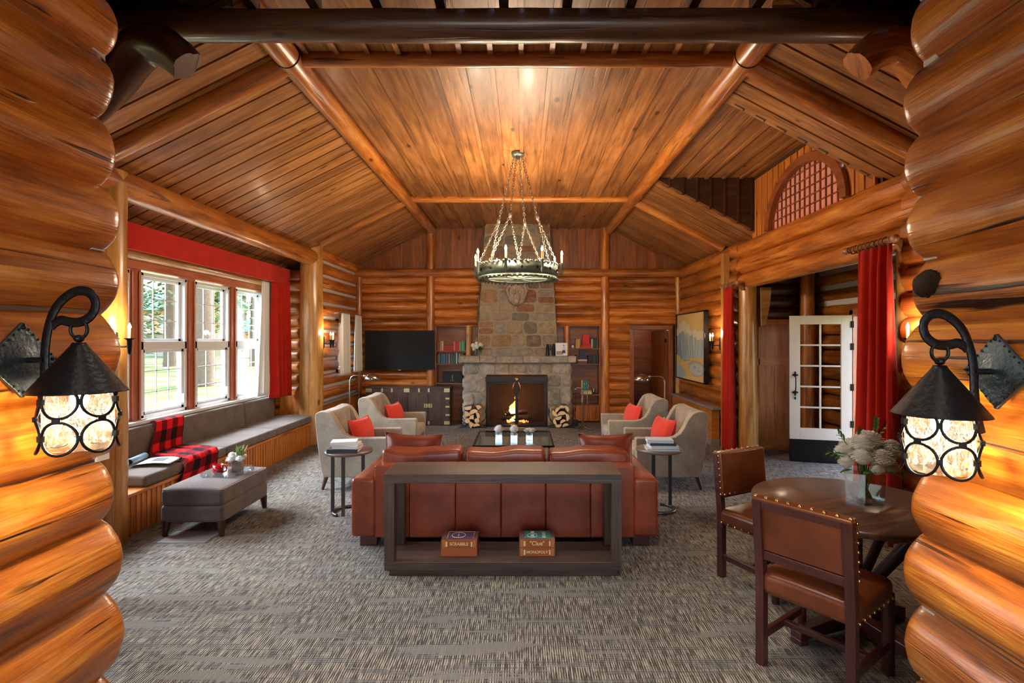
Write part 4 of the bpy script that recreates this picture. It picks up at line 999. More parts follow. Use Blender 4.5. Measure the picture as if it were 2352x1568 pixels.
# ============================================================ BOOKS
WORDS = {}
def book(x, y, z, w_, h, d, rgb, label, lie=False, face=False, group='books'):
    """w_ thickness, h height, d depth; stands on z with its spine to the room"""
    t = thing('book', label, 'book', (x, y, z), 0, group); m = colmat('cloth_%d_%d_%d' % rgb, rgb, .55)
    if lie: X, Y, Z = h, d, w_
    elif face: X, Y, Z = d, w_, h
    else: X, Y, Z = w_, d, h
    b = MB(); e = .003
    if lie: b.box(-X / 2, X / 2, 0, Y, 0, e); b.box(-X / 2, X / 2, 0, Y, Z - e, Z); b.box(-X / 2, X / 2, -.002, e, 0, Z)
    elif face: b.box(-X / 2, X / 2, 0, e, 0, Z); b.box(-X / 2, X / 2, Y - e, Y, 0, Z); b.box(-X / 2, -X / 2 + e, 0, Y, 0, Z)
    else: b.box(-X / 2, -X / 2 + e, 0, Y, 0, Z); b.box(X / 2 - e, X / 2, 0, Y, 0, Z); b.box(-X / 2, X / 2, -.002, e, 0, Z)
    b.build('cover', m, t)
    b = MB(); q = .005
    if lie: b.box(-X / 2 + q, X / 2 - q, e, Y - q, e, Z - e)
    elif face: b.box(-X / 2 + e, X / 2 - q, e, Y - e, q, Z - q)
    else: b.box(-X / 2 + e, X / 2 - e, e, Y - q, q, Z - q)
    b.build('pages', 'paper', t); return t
ORD = ['first', 'second', 'third', 'fourth', 'fifth', 'sixth', 'seventh', 'eighth', 'ninth', 'tenth', 'eleventh', 'twelfth', 'thirteenth', 'fourteenth', 'fifteenth', 'sixteenth', 'seventeenth', 'eighteenth', 'nineteenth', 'twentieth', 'twenty-first', 'twenty-second']
PX = 10.65 / 1200
def shelfrow(sp, z, ybase, where, group, st=0):
    for k, (px0, px1, hpx, rgb, cn) in enumerate(sp):
        x0 = (px0 - 1200) * PX; x1 = (px1 - 1200) * PX
        book((x0 + x1) / 2, ybase, z, max(.012, x1 - x0 - .003), hpx * PX, .15, rgb, '%s upright book, %s along the %s' % (cn, ORD[k + st], where), group=group)
Z1, Z2, Z3 = 1.4605, 1.1945, .8005
yb = YB + .04
def PXL(v): return 1000 + v / 9.8
br, tan, cr_, rd, dr, gn, lg, bl, dk, gy, ylw = (150, 98, 60), (178, 134, 92), (214, 196, 160), (190, 30, 34), (140, 20, 28), (70, 140, 88), (120, 170, 130), (40, 108, 150), (44, 44, 56), (130, 138, 140), (206, 164, 70)
shelfrow([(PXL(48), PXL(90), 22, br, 'brown'), (PXL(97), PXL(140), 22, tan, 'tan'), (PXL(141), PXL(178), 22, cr_, 'cream')], Z1, yb, 'television-side top shelf', 'books on the top left shelf')
for k in range(4): book((PXL(296) - 1200) * PX, yb, Z1 + k * .0265, .025, .195, .14, rd if k % 2 else dr, 'red book lying flat, %s of the red pile on the television-side shelf' % ('lowest', 'second lowest', 'third', 'topmost')[k], lie=True, group='red books lying flat')
shelfrow([(PXL(408), PXL(448), 20.5, (214, 110, 110), 'rose'), (PXL(450), PXL(468), 20.5, dr, 'dark red'), (PXL(469), PXL(503), 21, rd, 'red'), (PXL(507), PXL(535), 21, (176, 44, 50), 'crimson'), (PXL(537), PXL(562), 20.5, (150, 160, 140), 'grey-green'), (PXL(563), PXL(592), 20.5, gn, 'green'), (PXL(594), PXL(640), 22, (88, 158, 104), 'bright green'), (PXL(641), PXL(668), 22, (64, 120, 80), 'deep green')], Z1, yb, 'television-side top shelf', 'books on the top left shelf', 3)
cols2 = [('grey-green', (96, 120, 110)), ('sage', (140, 150, 120)), ('teal', (50, 96, 110)), ('wide blue', bl), ('steel-blue', (84, 110, 150)), ('black', dk), ('grey', (110, 108, 112)), ('charcoal', (60, 58, 66)), ('silver-grey', (150, 150, 150)), ('plum', (64, 44, 60)), ('slate', (80, 96, 104)), ('dark teal', (38, 74, 74)), ('green', (46, 110, 84)), ('bottle-green', (36, 70, 56)), ('pale blue', (150, 176, 196)), ('black', (36, 34, 40)), ('cream', (196, 180, 150)), ('brown', (120, 84, 56)), ('tan', (160, 120, 80)), ('dark brown', (80, 52, 36))]
xs = [48, 72, 98, 122, 184, 220, 240, 268, 296, 326, 352, 386, 404, 428, 458, 496, 528, 556, 588, 616, 646]
shelfrow([(PXL(a), PXL(c) - .2, (24.5 if n == 'pale blue' else random.uniform(21, 23)), rgb, n) for a, c, (n, rgb) in zip(xs, xs[1:], cols2)], Z2, yb, 'television-side middle shelf', 'books on the second left shelf')
t = thing('black_case', 'black presentation case with small silver emblem on the left bookcase', 'case', ((PXL(375) - 1200) * PX, yb, Z3))
b = MB(); b.box(-.2, .2, 0, .2, 0, .225); b.build('case_body', 'black', t, bevel=.004)
b = MB(); b.box(-.03, .03, -.003, 0, .05, .065); b.box(.0, .014, -.003, 0, .08, .17); b.build('emblem', 'chrome', t)
def PXR(v): return 1240 + v / 6.03
W1 = 'tool-stand-side top shelf'
def jar(x, z, y, label, h=.13, r=.035):
    t = thing('glass_jar', label, 'jar', (x, y, z)); b = MB(); b.lathe([(r * .8, 0), (r, .01), (r, h * .75), (r * .7, h * .85), (r * .75, h)], 14, cap=False); b.build('jar_body', 'vase', t)
    b = MB(); b.lathe([(r * .5, .004), (r * .8, .01), (r * .8, h * .5), (r * .3, h * .55)], 12); b.build('contents', 'white' if h < .12 else 'chrome', t)
jar((PXR(460) - 1200) * PX, 1.5105, yb + .04, 'small glass jar with white contents on the top right shelf', .11)
shelfrow([(PXR(498), PXR(520), 22, (190, 150, 70), 'ochre'), (PXR(522), PXR(542), 21, (212, 176, 96), 'mustard'), (PXR(543), PXR(562), 22, ylw, 'yellow')], 1.5105, yb, W1, 'books on the top right shelf')
for k, (w2, rgb, cn) in enumerate(((.245, (206, 62, 34), 'orange-red'), (.2, rd, 'scarlet'), (.18, (176, 30, 30), 'dark scarlet'))): book((PXR(632 + k * 8) - 1200) * PX, yb, 1.5105 + k * .0285, .027, w2, .16, rgb, '%s book lying flat under the red book on the right bookcase' % cn, lie=True)
book((PXR(641) - 1200) * PX, yb + .03, 1.5105 + .0855, .03, .2, .14, (206, 30, 30), 'bright red book standing face-out on a flat pile on the right bookcase', face=True)
shelfrow([(PXR(714 + i * 15.5), PXR(714 + i * 15.5 + 14.5), 21.5 + (i % 2), rgb, n) for i, (n, rgb) in enumerate([('white', (210, 206, 196)), ('sage', (120, 130, 90)), ('dark', (40, 52, 44)), ('green', (40, 88, 60)), ('black', (36, 40, 38)), ('olive', (100, 110, 80))])], 1.5105, yb, W1, 'books on the top right shelf', 3)
shelfrow([(PXR(440 + i * 20), PXR(440 + i * 20 + 17), 20.5, rgb, n) for i, (n, rgb) in enumerate([('grey', (140, 130, 120)), ('light grey', (176, 170, 160)), ('dark grey', (70, 66, 66)), ('charcoal', (52, 50, 54))])], Z2, yb, 'tool-stand-side middle shelf', 'books on the second right shelf')
for k, (w2, rgb, cn) in enumerate(((.2, (60, 84, 104), 'blue-grey'), (.19, (150, 60, 56), 'dull red'), (.2, (206, 206, 206), 'white'))): book((PXR(592) - 1200) * PX, yb, Z2 + k * .0285, .027, w2, .16, rgb, '%s book lying flat under the navy book on the right bookcase' % cn, lie=True)
book((PXR(596) - 1200) * PX, yb + .03, Z2 + .0855, .03, .195, .13, (36, 48, 92), 'navy blue book standing face-out on a flat pile on the right bookcase', face=True)
shelfrow([(PXR(668 + i * 15.4), PXR(668 + i * 15.4 + 14), 19 + i * .8 if i < 4 else random.uniform(20, 23), rgb, n) for i, (n, rgb) in enumerate([('black', (40, 40, 44)), ('brown', (70, 60, 54)), ('charcoal', (56, 56, 62)), ('dark blue', (40, 52, 76)), ('black', (34, 34, 38)), ('grey', (86, 86, 92)), ('navy', (36, 44, 66)), ('black', (30, 32, 36)), ('slate', (60, 66, 74))])], Z2, yb, 'tool-stand-side middle shelf', 'books on the second right shelf', 4)
for k, w2 in enumerate((.22, .2)): book((PXR(648) - 1200) * PX, yb, .5735 + k * .0365, .035, w2, .16, (196, 180, 140) if k else (206, 190, 156), '%s cream book lying flat under the teal book' % ('upper' if k else 'lower'), lie=True)
book((PXR(634) - 1200) * PX, yb + .03, .5735 + .073, .05, .215, .10, (24, 124, 124), 'teal book standing face-out on two cream books', face=True)
book((PXR(585) - 1200) * PX, yb + .03, .5735 + .073, .03, .21, .13, (212, 180, 90), 'yellow book standing left of the teal book')
jar((PXR(750) - 1200) * PX, .5735, yb + .05, 'clear apothecary jar at the right end of the lower right shelf', .18, .04)

# ============================================================ FLOWERS
def chrys(b, c, r, n=70, flatten=.8):
    for k in range(n):
        ph = k * 2.39996; zz = 1 - 1.35 * (k + .5) / n; rr_ = math.sqrt(max(0, 1 - zz * zz)); d = Vector((rr_ * math.cos(ph), rr_ * math.sin(ph), zz)); side = Vector((-math.sin(ph), math.cos(ph), 0)); up = d.cross(side)
        p0 = Vector(c) + d * r * .35; p1 = Vector(c) + Vector((d.x, d.y, d.z * flatten)) * r * random.uniform(.9, 1.05); w_ = r * .16; tip = p1 + up * r * -.0
        mid = (p0 + p1) / 2 + up * r * .1
        vs = [p0 - side * w_ * .5, p0 + side * w_ * .5, mid + side * w_, p1 + side * w_ * .55, p1 - side * w_ * .55, mid - side * w_]
        b.add([tuple(v) for v in vs], [(0, 1, 2, 5), (5, 2, 3, 4)], [[(0, 0), (1, 0), (1, 1), (0, 1)]] * 2, True)
def leafblade(b, p, dirv, L, w_, droop=.2):
    dirv = Vector(dirv).normalized(); side = dirv.cross(Vector((0, 0, 1))); side = side.normalized() if side.length > .01 else Vector((1, 0, 0)); n = 6; vs = []
    for k in range(n + 1):
        u = k / n; c = Vector(p) + dirv * L * u + Vector((0, 0, -droop * L * u * u)); q = w_ * math.sin(PI * u) ** .8 * .5; vs += [tuple(c - side * q + Vector((0, 0, q * .4))), tuple(c), tuple(c + side * q + Vector((0, 0, q * .4)))]
    F = []
    for k in range(n): a = k * 3; F += [(a, a + 1, a + 4, a + 3), (a + 1, a + 2, a + 5, a + 4)]
    b.add(vs, F, [[(0, 0), (1, 0), (1, 1), (0, 1)]] * len(F), True)
def glassbox(b, w_, h, th=.006, taper=1.0):
    k = taper
    for sx in (-1, 1):
        b.add([(sx * w_ / 2 * k, -w_ / 2 * k, 0), (sx * w_ / 2 * k, w_ / 2 * k, 0), (sx * w_ / 2, w_ / 2, h), (sx * w_ / 2, -w_ / 2, h)], [(0, 1, 2, 3)], [[(0, 0), (1, 0), (1, 1), (0, 1)]], False)
        b.add([(-w_ / 2 * k, sx * w_ / 2 * k, 0), (w_ / 2 * k, sx * w_ / 2 * k, 0), (w_ / 2, sx * w_ / 2, h), (-w_ / 2, sx * w_ / 2, h)], [(0, 1, 2, 3)], [[(0, 0), (1, 0), (1, 1), (0, 1)]], False)
    b.box(-w_ / 2 * k, w_ / 2 * k, -w_ / 2 * k, w_ / 2 * k, 0, .014)
t = thing('flower_vase', 'square clear glass vase of white flowers on the round table', 'vase', (2.0, 3.05, .75), R(12))
b = MB(); glassbox(b, .15, .19, taper=.86); b.build('vase_body', 'vase', t, solid=.005)
b = MB()
for k in range(26):
    a = random.uniform(0, 2 * PI); r0 = random.uniform(.0, .045); r1 = random.uniform(.0, .06); a2 = a + random.uniform(2, 4)
    b.tube([(r0 * math.cos(a), r0 * math.sin(a), .02), (r1 * math.cos(a2) * .5, r1 * math.sin(a2) * .5, .11), (r1 * math.cos(a2), r1 * math.sin(a2), .22)], .0028, 5)
b.build('stem_bundle', 'leaf', t)
heads = [(0, -.1, .27, .075), (-.09, -.07, .28, .062), (.09, -.06, .29, .07), (-.11, .03, .29, .06), (.02, 0, .35, .085), (-.05, -.03, .345, .07), (.1, .05, .31, .07), (.14, 0, .24, .05), (-.15, -.02, .24, .045), (.0, .1, .3, .07), (.07, -.11, .22, .045), (-.05, -.13, .22, .04), (.14, -.04, .33, .045)]
for i, (x, y, z, r) in enumerate(heads): b = MB(); chrys(b, (x, y, z), r, 150); b.sph((x, y, z), r * .72, 12, 9); b.build('flower_head', 'petal', t)
b = MB()
for (p, d, L, w_, dr_) in (((-.02, -.1, .2), (-1, -.35, .12), .15, .05, .1), ((0, -.1, .2), (1, -.4, .05), .13, .045, .4), ((.08, -.05, .22), (1, -.1, 0), .16, .05, .5), ((.1, .0, .24), (1, .2, .1), .2, .04, .5), ((.1, -.08, .3), (.8, -.5, .5), .09, .04, .1), ((-.1, .0, .28), (-1, 0, .1), .12, .035, 0), ((-.12, -.04, .2), (-1, -.1, .1), .1, .03, .2), ((.14, -.02, .22), (.8, -.3, -.4), .13, .05, .2), ((.05, -.12, .3), (.5, -.6, .3), .06, .03, 0), ((-.02, .02, .36), (0, 0, 1), .08, .03, 0)): leafblade(b, p, d, L, w_, dr_)
for (x0, y0, z0, dx, dy, dz, n) in ((-.1, .02, .33, -.7, 0, .8, 6), (.07, .0, .38, .1, 0, 1, 7), (.15, 0, .25, 1, -.1, .05, 7), (.1, .02, .36, .6, .0, .7, 5), (-.15, 0, .27, -1, .1, .35, 5)):
    d = Vector((dx, dy, dz)).normalized(); b.tube([(x0, y0, z0), tuple(Vector((x0, y0, z0)) + d * .1)], .002, 5)
    for k in range(n): p = Vector((x0, y0, z0)) + d * (.02 + .08 * k / n); sgn = 1 if k % 2 else -1; leafblade(b, p, d + Vector((0, .3 * sgn, 0)) + Vector((d.z, 0, -d.x)) * .8 * sgn, .045, .018, 0)
b.build('foliage', 'leaf', t)
# coffee table vases
for k, (x, n_) in enumerate(((-.31, 'left'), (-.11, 'centre'), (.09, 'right'))):
    lab = {'left': 'small glass cube vase with round white bloom, leftmost on the glass coffee table', 'centre': 'small glass vase with spiky white bloom, middle of three on coffee table', 'right': 'small glass cube vase with flat white posy, rightmost on coffee table'}[n_]
    t = thing('bud_vase', lab, 'vase', (x, 6.85, .401), 0, 'white posies on the coffee table')
    b = MB(); glassbox(b, .085, .085); b.build('vase_body', 'vase', t, solid=.004)
    b = MB(); b.box(-.038, .038, -.038, .038, .014, .03); b.build('water', 'white', t)
    if k < 2: b = MB(); chrys(b, (0, 0, .115), .068, 80, .85); b.sph((0, 0, .112), .052, 12, 9); b.build('flower_head', 'petal', t)
    else:
        for (dx, dy) in ((-.04, 0), (.02, -.02), (.045, .02), (0, .04)): b = MB(); chrys(b, (dx, dy, .1), .042, 50, .7); b.sph((dx, dy, .095), .024, 8, 6); b.build('flower_head', 'petal', t)
    b = MB()
    for q in range(4): b.tube([(0, 0, .02), (random.uniform(-.02, .02), random.uniform(-.02, .02), .1)], .003, 5)
    b.build('stem_bundle', 'leaf', t)
# mantel vase
t = thing('mantel_vase', 'glass vase of white roses at the left end of the stone mantel', 'vase', (-.89, 10.22, 1.372))
b = MB(); b.lathe([(.05, 0), (.055, .01), (.055, .11)], 16, cap=False); b.build('vase_body', 'vase', t)
for (x, y, z, r) in ((-.075, 0, .2, .06), (.07, -.01, .205, .07), (0, -.04, .18, .065), (-.06, .02, .14, .055), (-.01, .0, .25, .04)): b = MB(); chrys(b, (x, y, z), r, 50); b.sph((x, y, z), r * .76, 10, 8); b.build('flower_head', 'petal', t)
b = MB()
for k in range(14): a = random.uniform(-.8, .9); leafblade(b, (.03, -.03, .13), (math.cos(a) * 1, -.3, math.sin(a)), random.uniform(.06, .12), .04, .2)
for q in range(6): b.tube([(random.uniform(-.02, .02), 0, .01), (random.uniform(-.02, .02), 0, .12)], .003, 5)
b.build('foliage', 'leaf', t)
# binoculars and photo on the mantel
t = thing('binoculars', 'grey-green pair of antique binoculars standing on the stone mantel', 'binoculars', (.55, 10.2, 1.372))
for sx in (-1, 1): b = MB(); b.lathe([(.042, 0), (.042, .02), (.03, .12), (.032, .16), (.022, .17), (.02, .21), (.025, .225)], 16, (sx * .06, 0, 0)); b.build('barrel', 'iron', t)
b = MB(); b.box(-.05, .05, -.01, .01, .12, .14); b.box(-.04, .04, -.008, .008, .17, .185); b.tube([(0, 0, .1), (0, 0, .22)], .008, 8); b.build('bridge', 'iron', t)
t = thing('photo_frame', 'small white photo card of a seated person on the stone mantel', 'photo frame', (.76, 10.16, 1.372))
b = MB(); b.box(-.115, .115, 0, .012, 0, .25); b.build('frame', 'paper', t, bevel=.002)
b = MB(); b.m = 0; b.box(-.10, .10, -.002, 0, .02, .235); b.m = 1; b.box(-.10, .03, -.003, -.002, .02, .09); b.m = 2; b.sph((.045, -.003, .2), (.014, .001, .018), 8, 6); b.m = 3; b.prism([(.02, .1), (.075, .1), (.07, .175), (.03, .175)], -.0035, -.002); b.m = 4; b.prism([(.005, .05), (.08, .05), (.07, .11), (.02, .11)], -.004, -.002)
b.build('picture', [colmat('ph1', (224, 226, 228)), colmat('ph2', (150, 140, 126)), colmat('ph3', (176, 110, 84)), colmat('ph4', (190, 196, 214)), colmat('ph5', (60, 52, 56))], t)

# ============================================================ ARMCHAIRS
def armchair(label, loc, rz):
    t = thing('armchair', label, 'armchair', loc, rz, 'linen armchairs facing the coffee table')
    prof = [(-.33, .15), (.37, .15), (.385, .5), (.39, .575), (.375, .59), (.03, .585), (-.05, .60), (-.11, .64), (-.155, .71), (-.20, .80), (-.245, .86), (-.31, .885), (-.375, .885), (-.415, .865), (-.425, .82), (-.40, .55), (-.36, .25)]
    for sy in (-1, 1):
        b = MB(); a, c = (sy * .27, sy * .375); b.prism(prof, min(a, c), max(a, c)); b.build('arm', 'linen', t, bevel=.022, seg=3, smoothall=True)
    b = MB(); b.rbox((-.29, 0, .52), (.17, .58, .72), .05, 6, lambda x, y, z: (x - .06 * (z + .3) + (.02 if x > 0 else 0) * (1 - (y / .3) ** 2), y, z)); b.build('backrest', 'linen', t)
    b = MB(); b.box(-.34, .36, -.28, .28, .15, .3); b.build('seat_base', 'linen', t, bevel=.015, smoothall=True)
    b = MB(); b.rbox((.08, 0, .375), (.64, .535, .15), .045, 6, lambda x, y, z: (x, y, z + (.02 * (1 - (x / .33) ** 2) * (1 - (y / .28) ** 2) if z > 0 else 0))); b.build('seat_cushion', 'linen', t)
    for sx, sy in ((1, -1), (1, 1), (-1, -1), (-1, 1)):
        b = MB(); x, y = sx * .31, sy * .32; k = -.05 if sx < 0 else .01; b.tube([(x, y, .16), (x + k, y, 0)], [.028, .016], 4, True); b.build('leg', 'leg', t)
    return t
c1 = armchair('oatmeal linen armchair on the window side, nearer the leather sofa', (-1.9, 6.22, 0), 0)
dup(c1, (-1.86, 7.62, 0), 0, 'oatmeal linen armchair in front of the dark media cabinet')
dup(c1, (1.66, 6.22, 0), PI, 'oatmeal linen armchair nearer the round wooden table, back to the wainscot ledge')
dup(c1, (1.56, 7.46, 0), PI, 'oatmeal linen armchair in front of the far inner doorway')
def pillow_mesh(b, w_, h, th, n=14):
    for sg in (-1, 1):
        def P(u, v):
            a, c = u * 2 - 1, v * 2 - 1; e = (1 - abs(a) ** 2.4) * (1 - abs(c) ** 2.4); pin = 1 - .1 * (1 - abs(c) ** 2) * abs(a) ** 4
            pin2 = 1 - .12 * (1 - abs(a) ** 2) * abs(c) ** 4
            return (a * w_ / 2 * pin, sg * th / 2 * max(0, e) ** .55 * (1 + .08 * noise.noise(Vector((a * 3, c * 3, sg)))), c * h / 2 * pin2)
        b.grid(P, n, n)
def pillow(label, loc, rot, w_, h, th, mat, grp=None):
    t = thing('throw_pillow', label, 'pillow', loc, 0, grp); t.rotation_euler = rot
    b = MB(); pillow_mesh(b, w_, h, th); b.build('cushion', mat, t)
    b = MB(); k = .995; b.tube([(x * w_ / 2 * k, 0, z * h / 2 * k) for x, z in ((-1, -1), (-.5, -.9), (0, -.88), (.5, -.9), (1, -1), (.93, -.5), (.9, 0), (.93, .5), (1, 1), (.5, .9), (0, .88), (-.5, .9), (-1, 1), (-.93, .5), (-.9, 0), (-.93, -.5))], .005, 6, close=True); b.build('piping', mat, t)
for (x, y, rz, lab) in ((-1.93, 6.2, R(78), 'coral red pillow in the window-side armchair nearer the sofa'), (-1.88, 7.6, R(80), 'coral red pillow in the armchair before the media cabinet'), (1.69, 6.2, R(-78), 'coral red pillow in the armchair nearer the round table'), (1.59, 7.44, R(-80), 'coral red pillow in the armchair before the inner doorway')):
    pillow(lab, (x + (.02 if x < 0 else -.02), y, .615), (R(-16) if x < 0 else R(-16), 0, rz + (PI if False else 0)), .47, .31, .19, 'redfab', 'coral pillows on the armchairs')

# ============================================================ SOFA
t = thing('leather_sofa', 'russet leather three-seat sofa with its back to the long console table', 'sofa', (-.145, 4.25, 0))
b = MB(); b.box(-1.06, 1.06, .06, .92, .09, .3); b.build('seat_base', 'leather', t, bevel=.02, smoothall=True)
b = MB()
xs = [-1.06, -.775, -.40, -.03, .335, .70, 1.06]
for a, c in zip(xs, xs[1:]): b.rbox(((a + c) / 2, .085, .375), (c - a - .002, .17, .585), .012, 3)
b.build('back_panel', 'leather', t)
for sx in (-1, 1):
    b = MB(); b.rbox((sx * 1.15, .46, .32), (.2, .94, .46), .03, 8, lambda x, y, z: (x, y, z + (.02 if z > .2 else 0) + (-.008 * abs(x) / .1 if z > .15 else 0))); b.build('arm', 'leather', t)
for k in (-1, 0, 1):
    b = MB(); b.rbox((k * .7, .58, .37), (.69, .68, .16), .05, 5, lambda x, y, z: (x, y, z + (.025 * (1 - (x / .35) ** 2) if z > 0 else 0))); b.build('seat_cushion', 'leather', t)
    b = MB(); b.rbox((k * .71, .27, .565), (.705, .22, .375), .04, 8, lambda x, y, z, k=k: (x * (1 - .03 * (z > .1)), y + .05 * z + (.02 if y > 0 else -.01) * (1 - (x / .36) ** 2), z + (.012 * math.sin(x * 9 + k) + .012 * noise.noise(Vector((x * 7, y * 5, k * 9))) if z > .1 else 0))); cu = b.build('back_cushion', 'leather', t)
    b = MB(); b.tube([(k * .71 + x, .27 - .095 + .05 * .15, .565 + .155 + .012 * math.sin(x * 9 + k)) for x in [-.33 + .66 * i / 12 for i in range(13)]], .006, 6); b.build('piping', 'leather', cu)
for x in (-1.12, 1.12):
    for y in (.1, .85): b = MB(); b.box(x - .07, x + .07, y - .06, y + .06, 0, .095); b.build('leg', 'mahog', t, bevel=.004)
pillow('russet leather pillow leaning on the window end of the sofa', (-1.0, 4.74, .635), (R(-14), R(3), R(3)), .52, .42, .16, 'leather', 'leather sofa pillows')
pillow('russet leather pillow leaning on the sofa end nearer the dining chairs', (.76, 4.74, .635), (R(-14), R(-1), R(-3)), .5, .42, .16, 'leather', 'leather sofa pillows')

# ============================================================ CONSOLE TABLE WITH GAMES
t = thing('console_table', 'long dark oak console table behind the leather sofa', 'console table', (-.14, 3.73, 0)); hw = .848
b = MB(); b.box(-hw, hw, 0, .385, .668, .733, 'x'); b.build('top', 'darkwood', t, bevel=.002)
b = MB(); b.box(-hw, hw, 0, .385, .045, .105, 'x'); b.build('lower_shelf', 'darkwood', t, bevel=.002)
b = MB(); b.box(-hw + .03, hw - .03, .02, .365, 0, .045, 'x'); b.build('plinth', 'darkwood', t, bevel=.002)
for sx in (-1, 1):
    for y in (0, .315): b = MB(); b.box(sx * hw, sx * (hw - .072), y, y + .07, .105, .668, 'z'); b.build('leg', 'darkwood', t, bevel=.002)
def game(label, x, z, title, trim, w_=.265, d=.17, h=.063, top=None, sz=.03, y=3.83, paint=(150, 78, 30)):
    t = thing('board_game_box', label, 'board game', (x, y, z)); cm = colmat('gamebox_%d' % paint[0], paint, .4)
    b = MB(); b.box(-w_ / 2, w_ / 2, 0, d, 0, h); b.build('box', cm, t, bevel=.002)
    gold = 'brass'
    if title:
        text(title, sz, (0, -.0015, h / 2), (R(90), 0, 0), colmat('goldprint', (226, 196, 128)), t, bold=.0006, sx=1.0)
        b = MB()
        for sx in (-1, 1):
            for q in (.118, .109): b.box(sx * q - .0008, sx * q + .0008, -.001, 0, .004, h - .004)
            b.box(sx * .092 - (.008 if sx < 0 else .005), sx * .092 + .006, -.001, 0, .012, h - .014)
        b.build('spine_ornament', colmat('goldprint', (226, 196, 128)), t)
    if top:
        b = MB(); b.m = 0; b.box(-w_ / 2 + .002, w_ / 2 - .002, .002, d - .002, h, h + .001); b.m = 1; b.box(-w_ / 2 + .04, w_ / 2 - .03, .02, d - .01, h + .001, h + .002); b.m = 2
        e = .0025
        if top == 'purple':
            x0, x1, y0, y1 = -w_ / 2 + .04, w_ / 2 - .03, .02, d - .01
            for (a, c, q, r_) in ((x0, x1, y1 - e, y1), (x0, x0 + e, y0, y1), (x1 - e, x1, y0, y1)): b.box(a, c, q, r_, h + .002, h + .003)
            n = 28; b.m = 3; b.prism([(-.012 + .05 * math.cos(2 * PI * i / n), .085 + .05 * math.sin(2 * PI * i / n)) for i in range(n)], h + .002, h + .0035, 'z'); b.m = 2
            b.tube([(-.012 + .05 * math.cos(2 * PI * i / n), .085 + .05 * math.sin(2 * PI * i / n), h + .003) for i in range(n)], .0025, 5, close=True)
        else:
            n = 28; b.m = 3; b.tube([(-.035 + .036 * math.cos(2 * PI * i / n), .07 + .04 * math.sin(2 * PI * i / n), h + .003) for i in range(n)], .002, 5, close=True)
            b.box(-.045, -.02, .05, .09, h + .002, h + .003); b.box(-.045, -.02, .12, .15, h + .002, h + .003)
            for q in (.03, .06, .09, .12): b.box(.04, .065, q, q + .014, h + .002, h + .003)
        b.build('lid_artwork', [colmat('lid', (84, 46, 52)), colmat('art_' + top, (66, 40, 84) if top == 'purple' else (16, 120, 110)), colmat('goldprint', (226, 196, 128)), colmat('artb_' + top, (38, 44, 104) if top == 'purple' else (210, 226, 220))], t)
        if top == 'purple': text('SCRABBLE', .012, (-.012, .085, h + .004), (0, 0, R(90)), colmat('goldprint', (226, 196, 128)), t)
    return t
game('plain reddish-brown game box underneath the Scrabble-titled box'.replace('Scrabble-titled', 'purple-lidded'), -.465, .1055, None, None, paint=(160, 80, 36), h=.058)
game('brown word game box with purple lid on the lower shelf of the console', -.465, .1645, 'SCRABBLE', None, top='purple', sz=.03)
game('brown property game box underneath the teal-lidded box', .108, .1055, 'MONOPOLY', None, sz=.028, w_=.262)
game('brown detective game box with teal lid, topmost of its pair', .108, .1695, '"Clue"', None, top='teal', sz=.042, w_=.262)

# ============================================================ COFFEE TABLE, SIDE TABLES
t = thing('coffee_table', 'low square glass coffee table with thin black metal frame', 'coffee table', (-.11, 6.9, 0)); b = MB()
for sx in (-1, 1):
    b.box(sx * .49 - .012, sx * .49 + .012, -.52, .52, .375, .398); b.box(-.49, .49, sx * .52 - .012, sx * .52 + .012, .375, .398)
    b.box(sx * .49 - .008, sx * .49 + .008, -.52, .52, .1, .12); b.box(-.49, .49, sx * .52 - .008, sx * .52 + .008, .1, .12)
b.build('frame', 'black', t)
for sx in (-1, 1):
    for sy in (-1, 1): b = MB(); b.box(sx * .49 - .012, sx * .49 + .012, sy * .52 - .012, sy * .52 + .012, 0, .376); b.build('leg', 'black', t)
b = MB(); b.box(-.478, .478, -.508, .508, .388, .4); b.build('glass_top', 'tglass', t)
b = MB(); b.box(-.48, .48, -.51, .51, .12, .135); b.build('lower_shelf', 'ledge', t)
def side_table(label, loc, rz):
    t = thing('side_table', label, 'side table', loc, rz, 'round metal side tables')
    b = MB(); b.lathe([(.001, .585), (.2, .585), (.224, .59), (.228, .605), (.226, .612), (.001, .612)], 48, cap=False); b.build('tabletop', colmat('taupetop', (112, 96, 86), .35), t)
    b = MB(); b.tube([(.15 * math.cos(a), .15 * math.sin(a), .015) for a in [R(-60) + R(300) * i / 40 for i in range(41)]], .016, 10); b.build('ring_base', 'gunmetal', t)
    for a in (200, 268, 335 - 290): b = MB(); ax, ay = .15 * math.cos(R(a)), .15 * math.sin(R(a)); b.box(ax - .016, ax + .016, ay - .007, ay + .007, .012, .588); b.build('leg', 'gunmetal', t)
    return t
side_table('round side table carrying books beside the window-side armchair', (-1.7, 5.12, 0), 0)
side_table('round side table carrying books at the sofa end nearer the dining table', (1.36, 5.2, 0), R(190))
def lying_book(name, x, y, z, w_, d, h, rz, rgb, label, txt=None, grp='stacked books on side tables'):
    t = thing(name, label, 'book', (x, y, z), rz, grp); m = colmat('cloth_%d_%d_%d' % rgb, rgb, .5); e = .003
    b = MB(); b.box(-w_ / 2, w_ / 2, -d / 2, d / 2, 0, e); b.box(-w_ / 2, w_ / 2, -d / 2, d / 2, h - e, h); b.box(-w_ / 2, w_ / 2, -d / 2 - .001, -d / 2 + e, 0, h); b.build('cover', m, t)
    b = MB(); b.box(-w_ / 2 + .005, w_ / 2 - .005, -d / 2 + e, d / 2 - .005, e, h - e); b.build('pages', 'paper', t); return t
zt = .6125
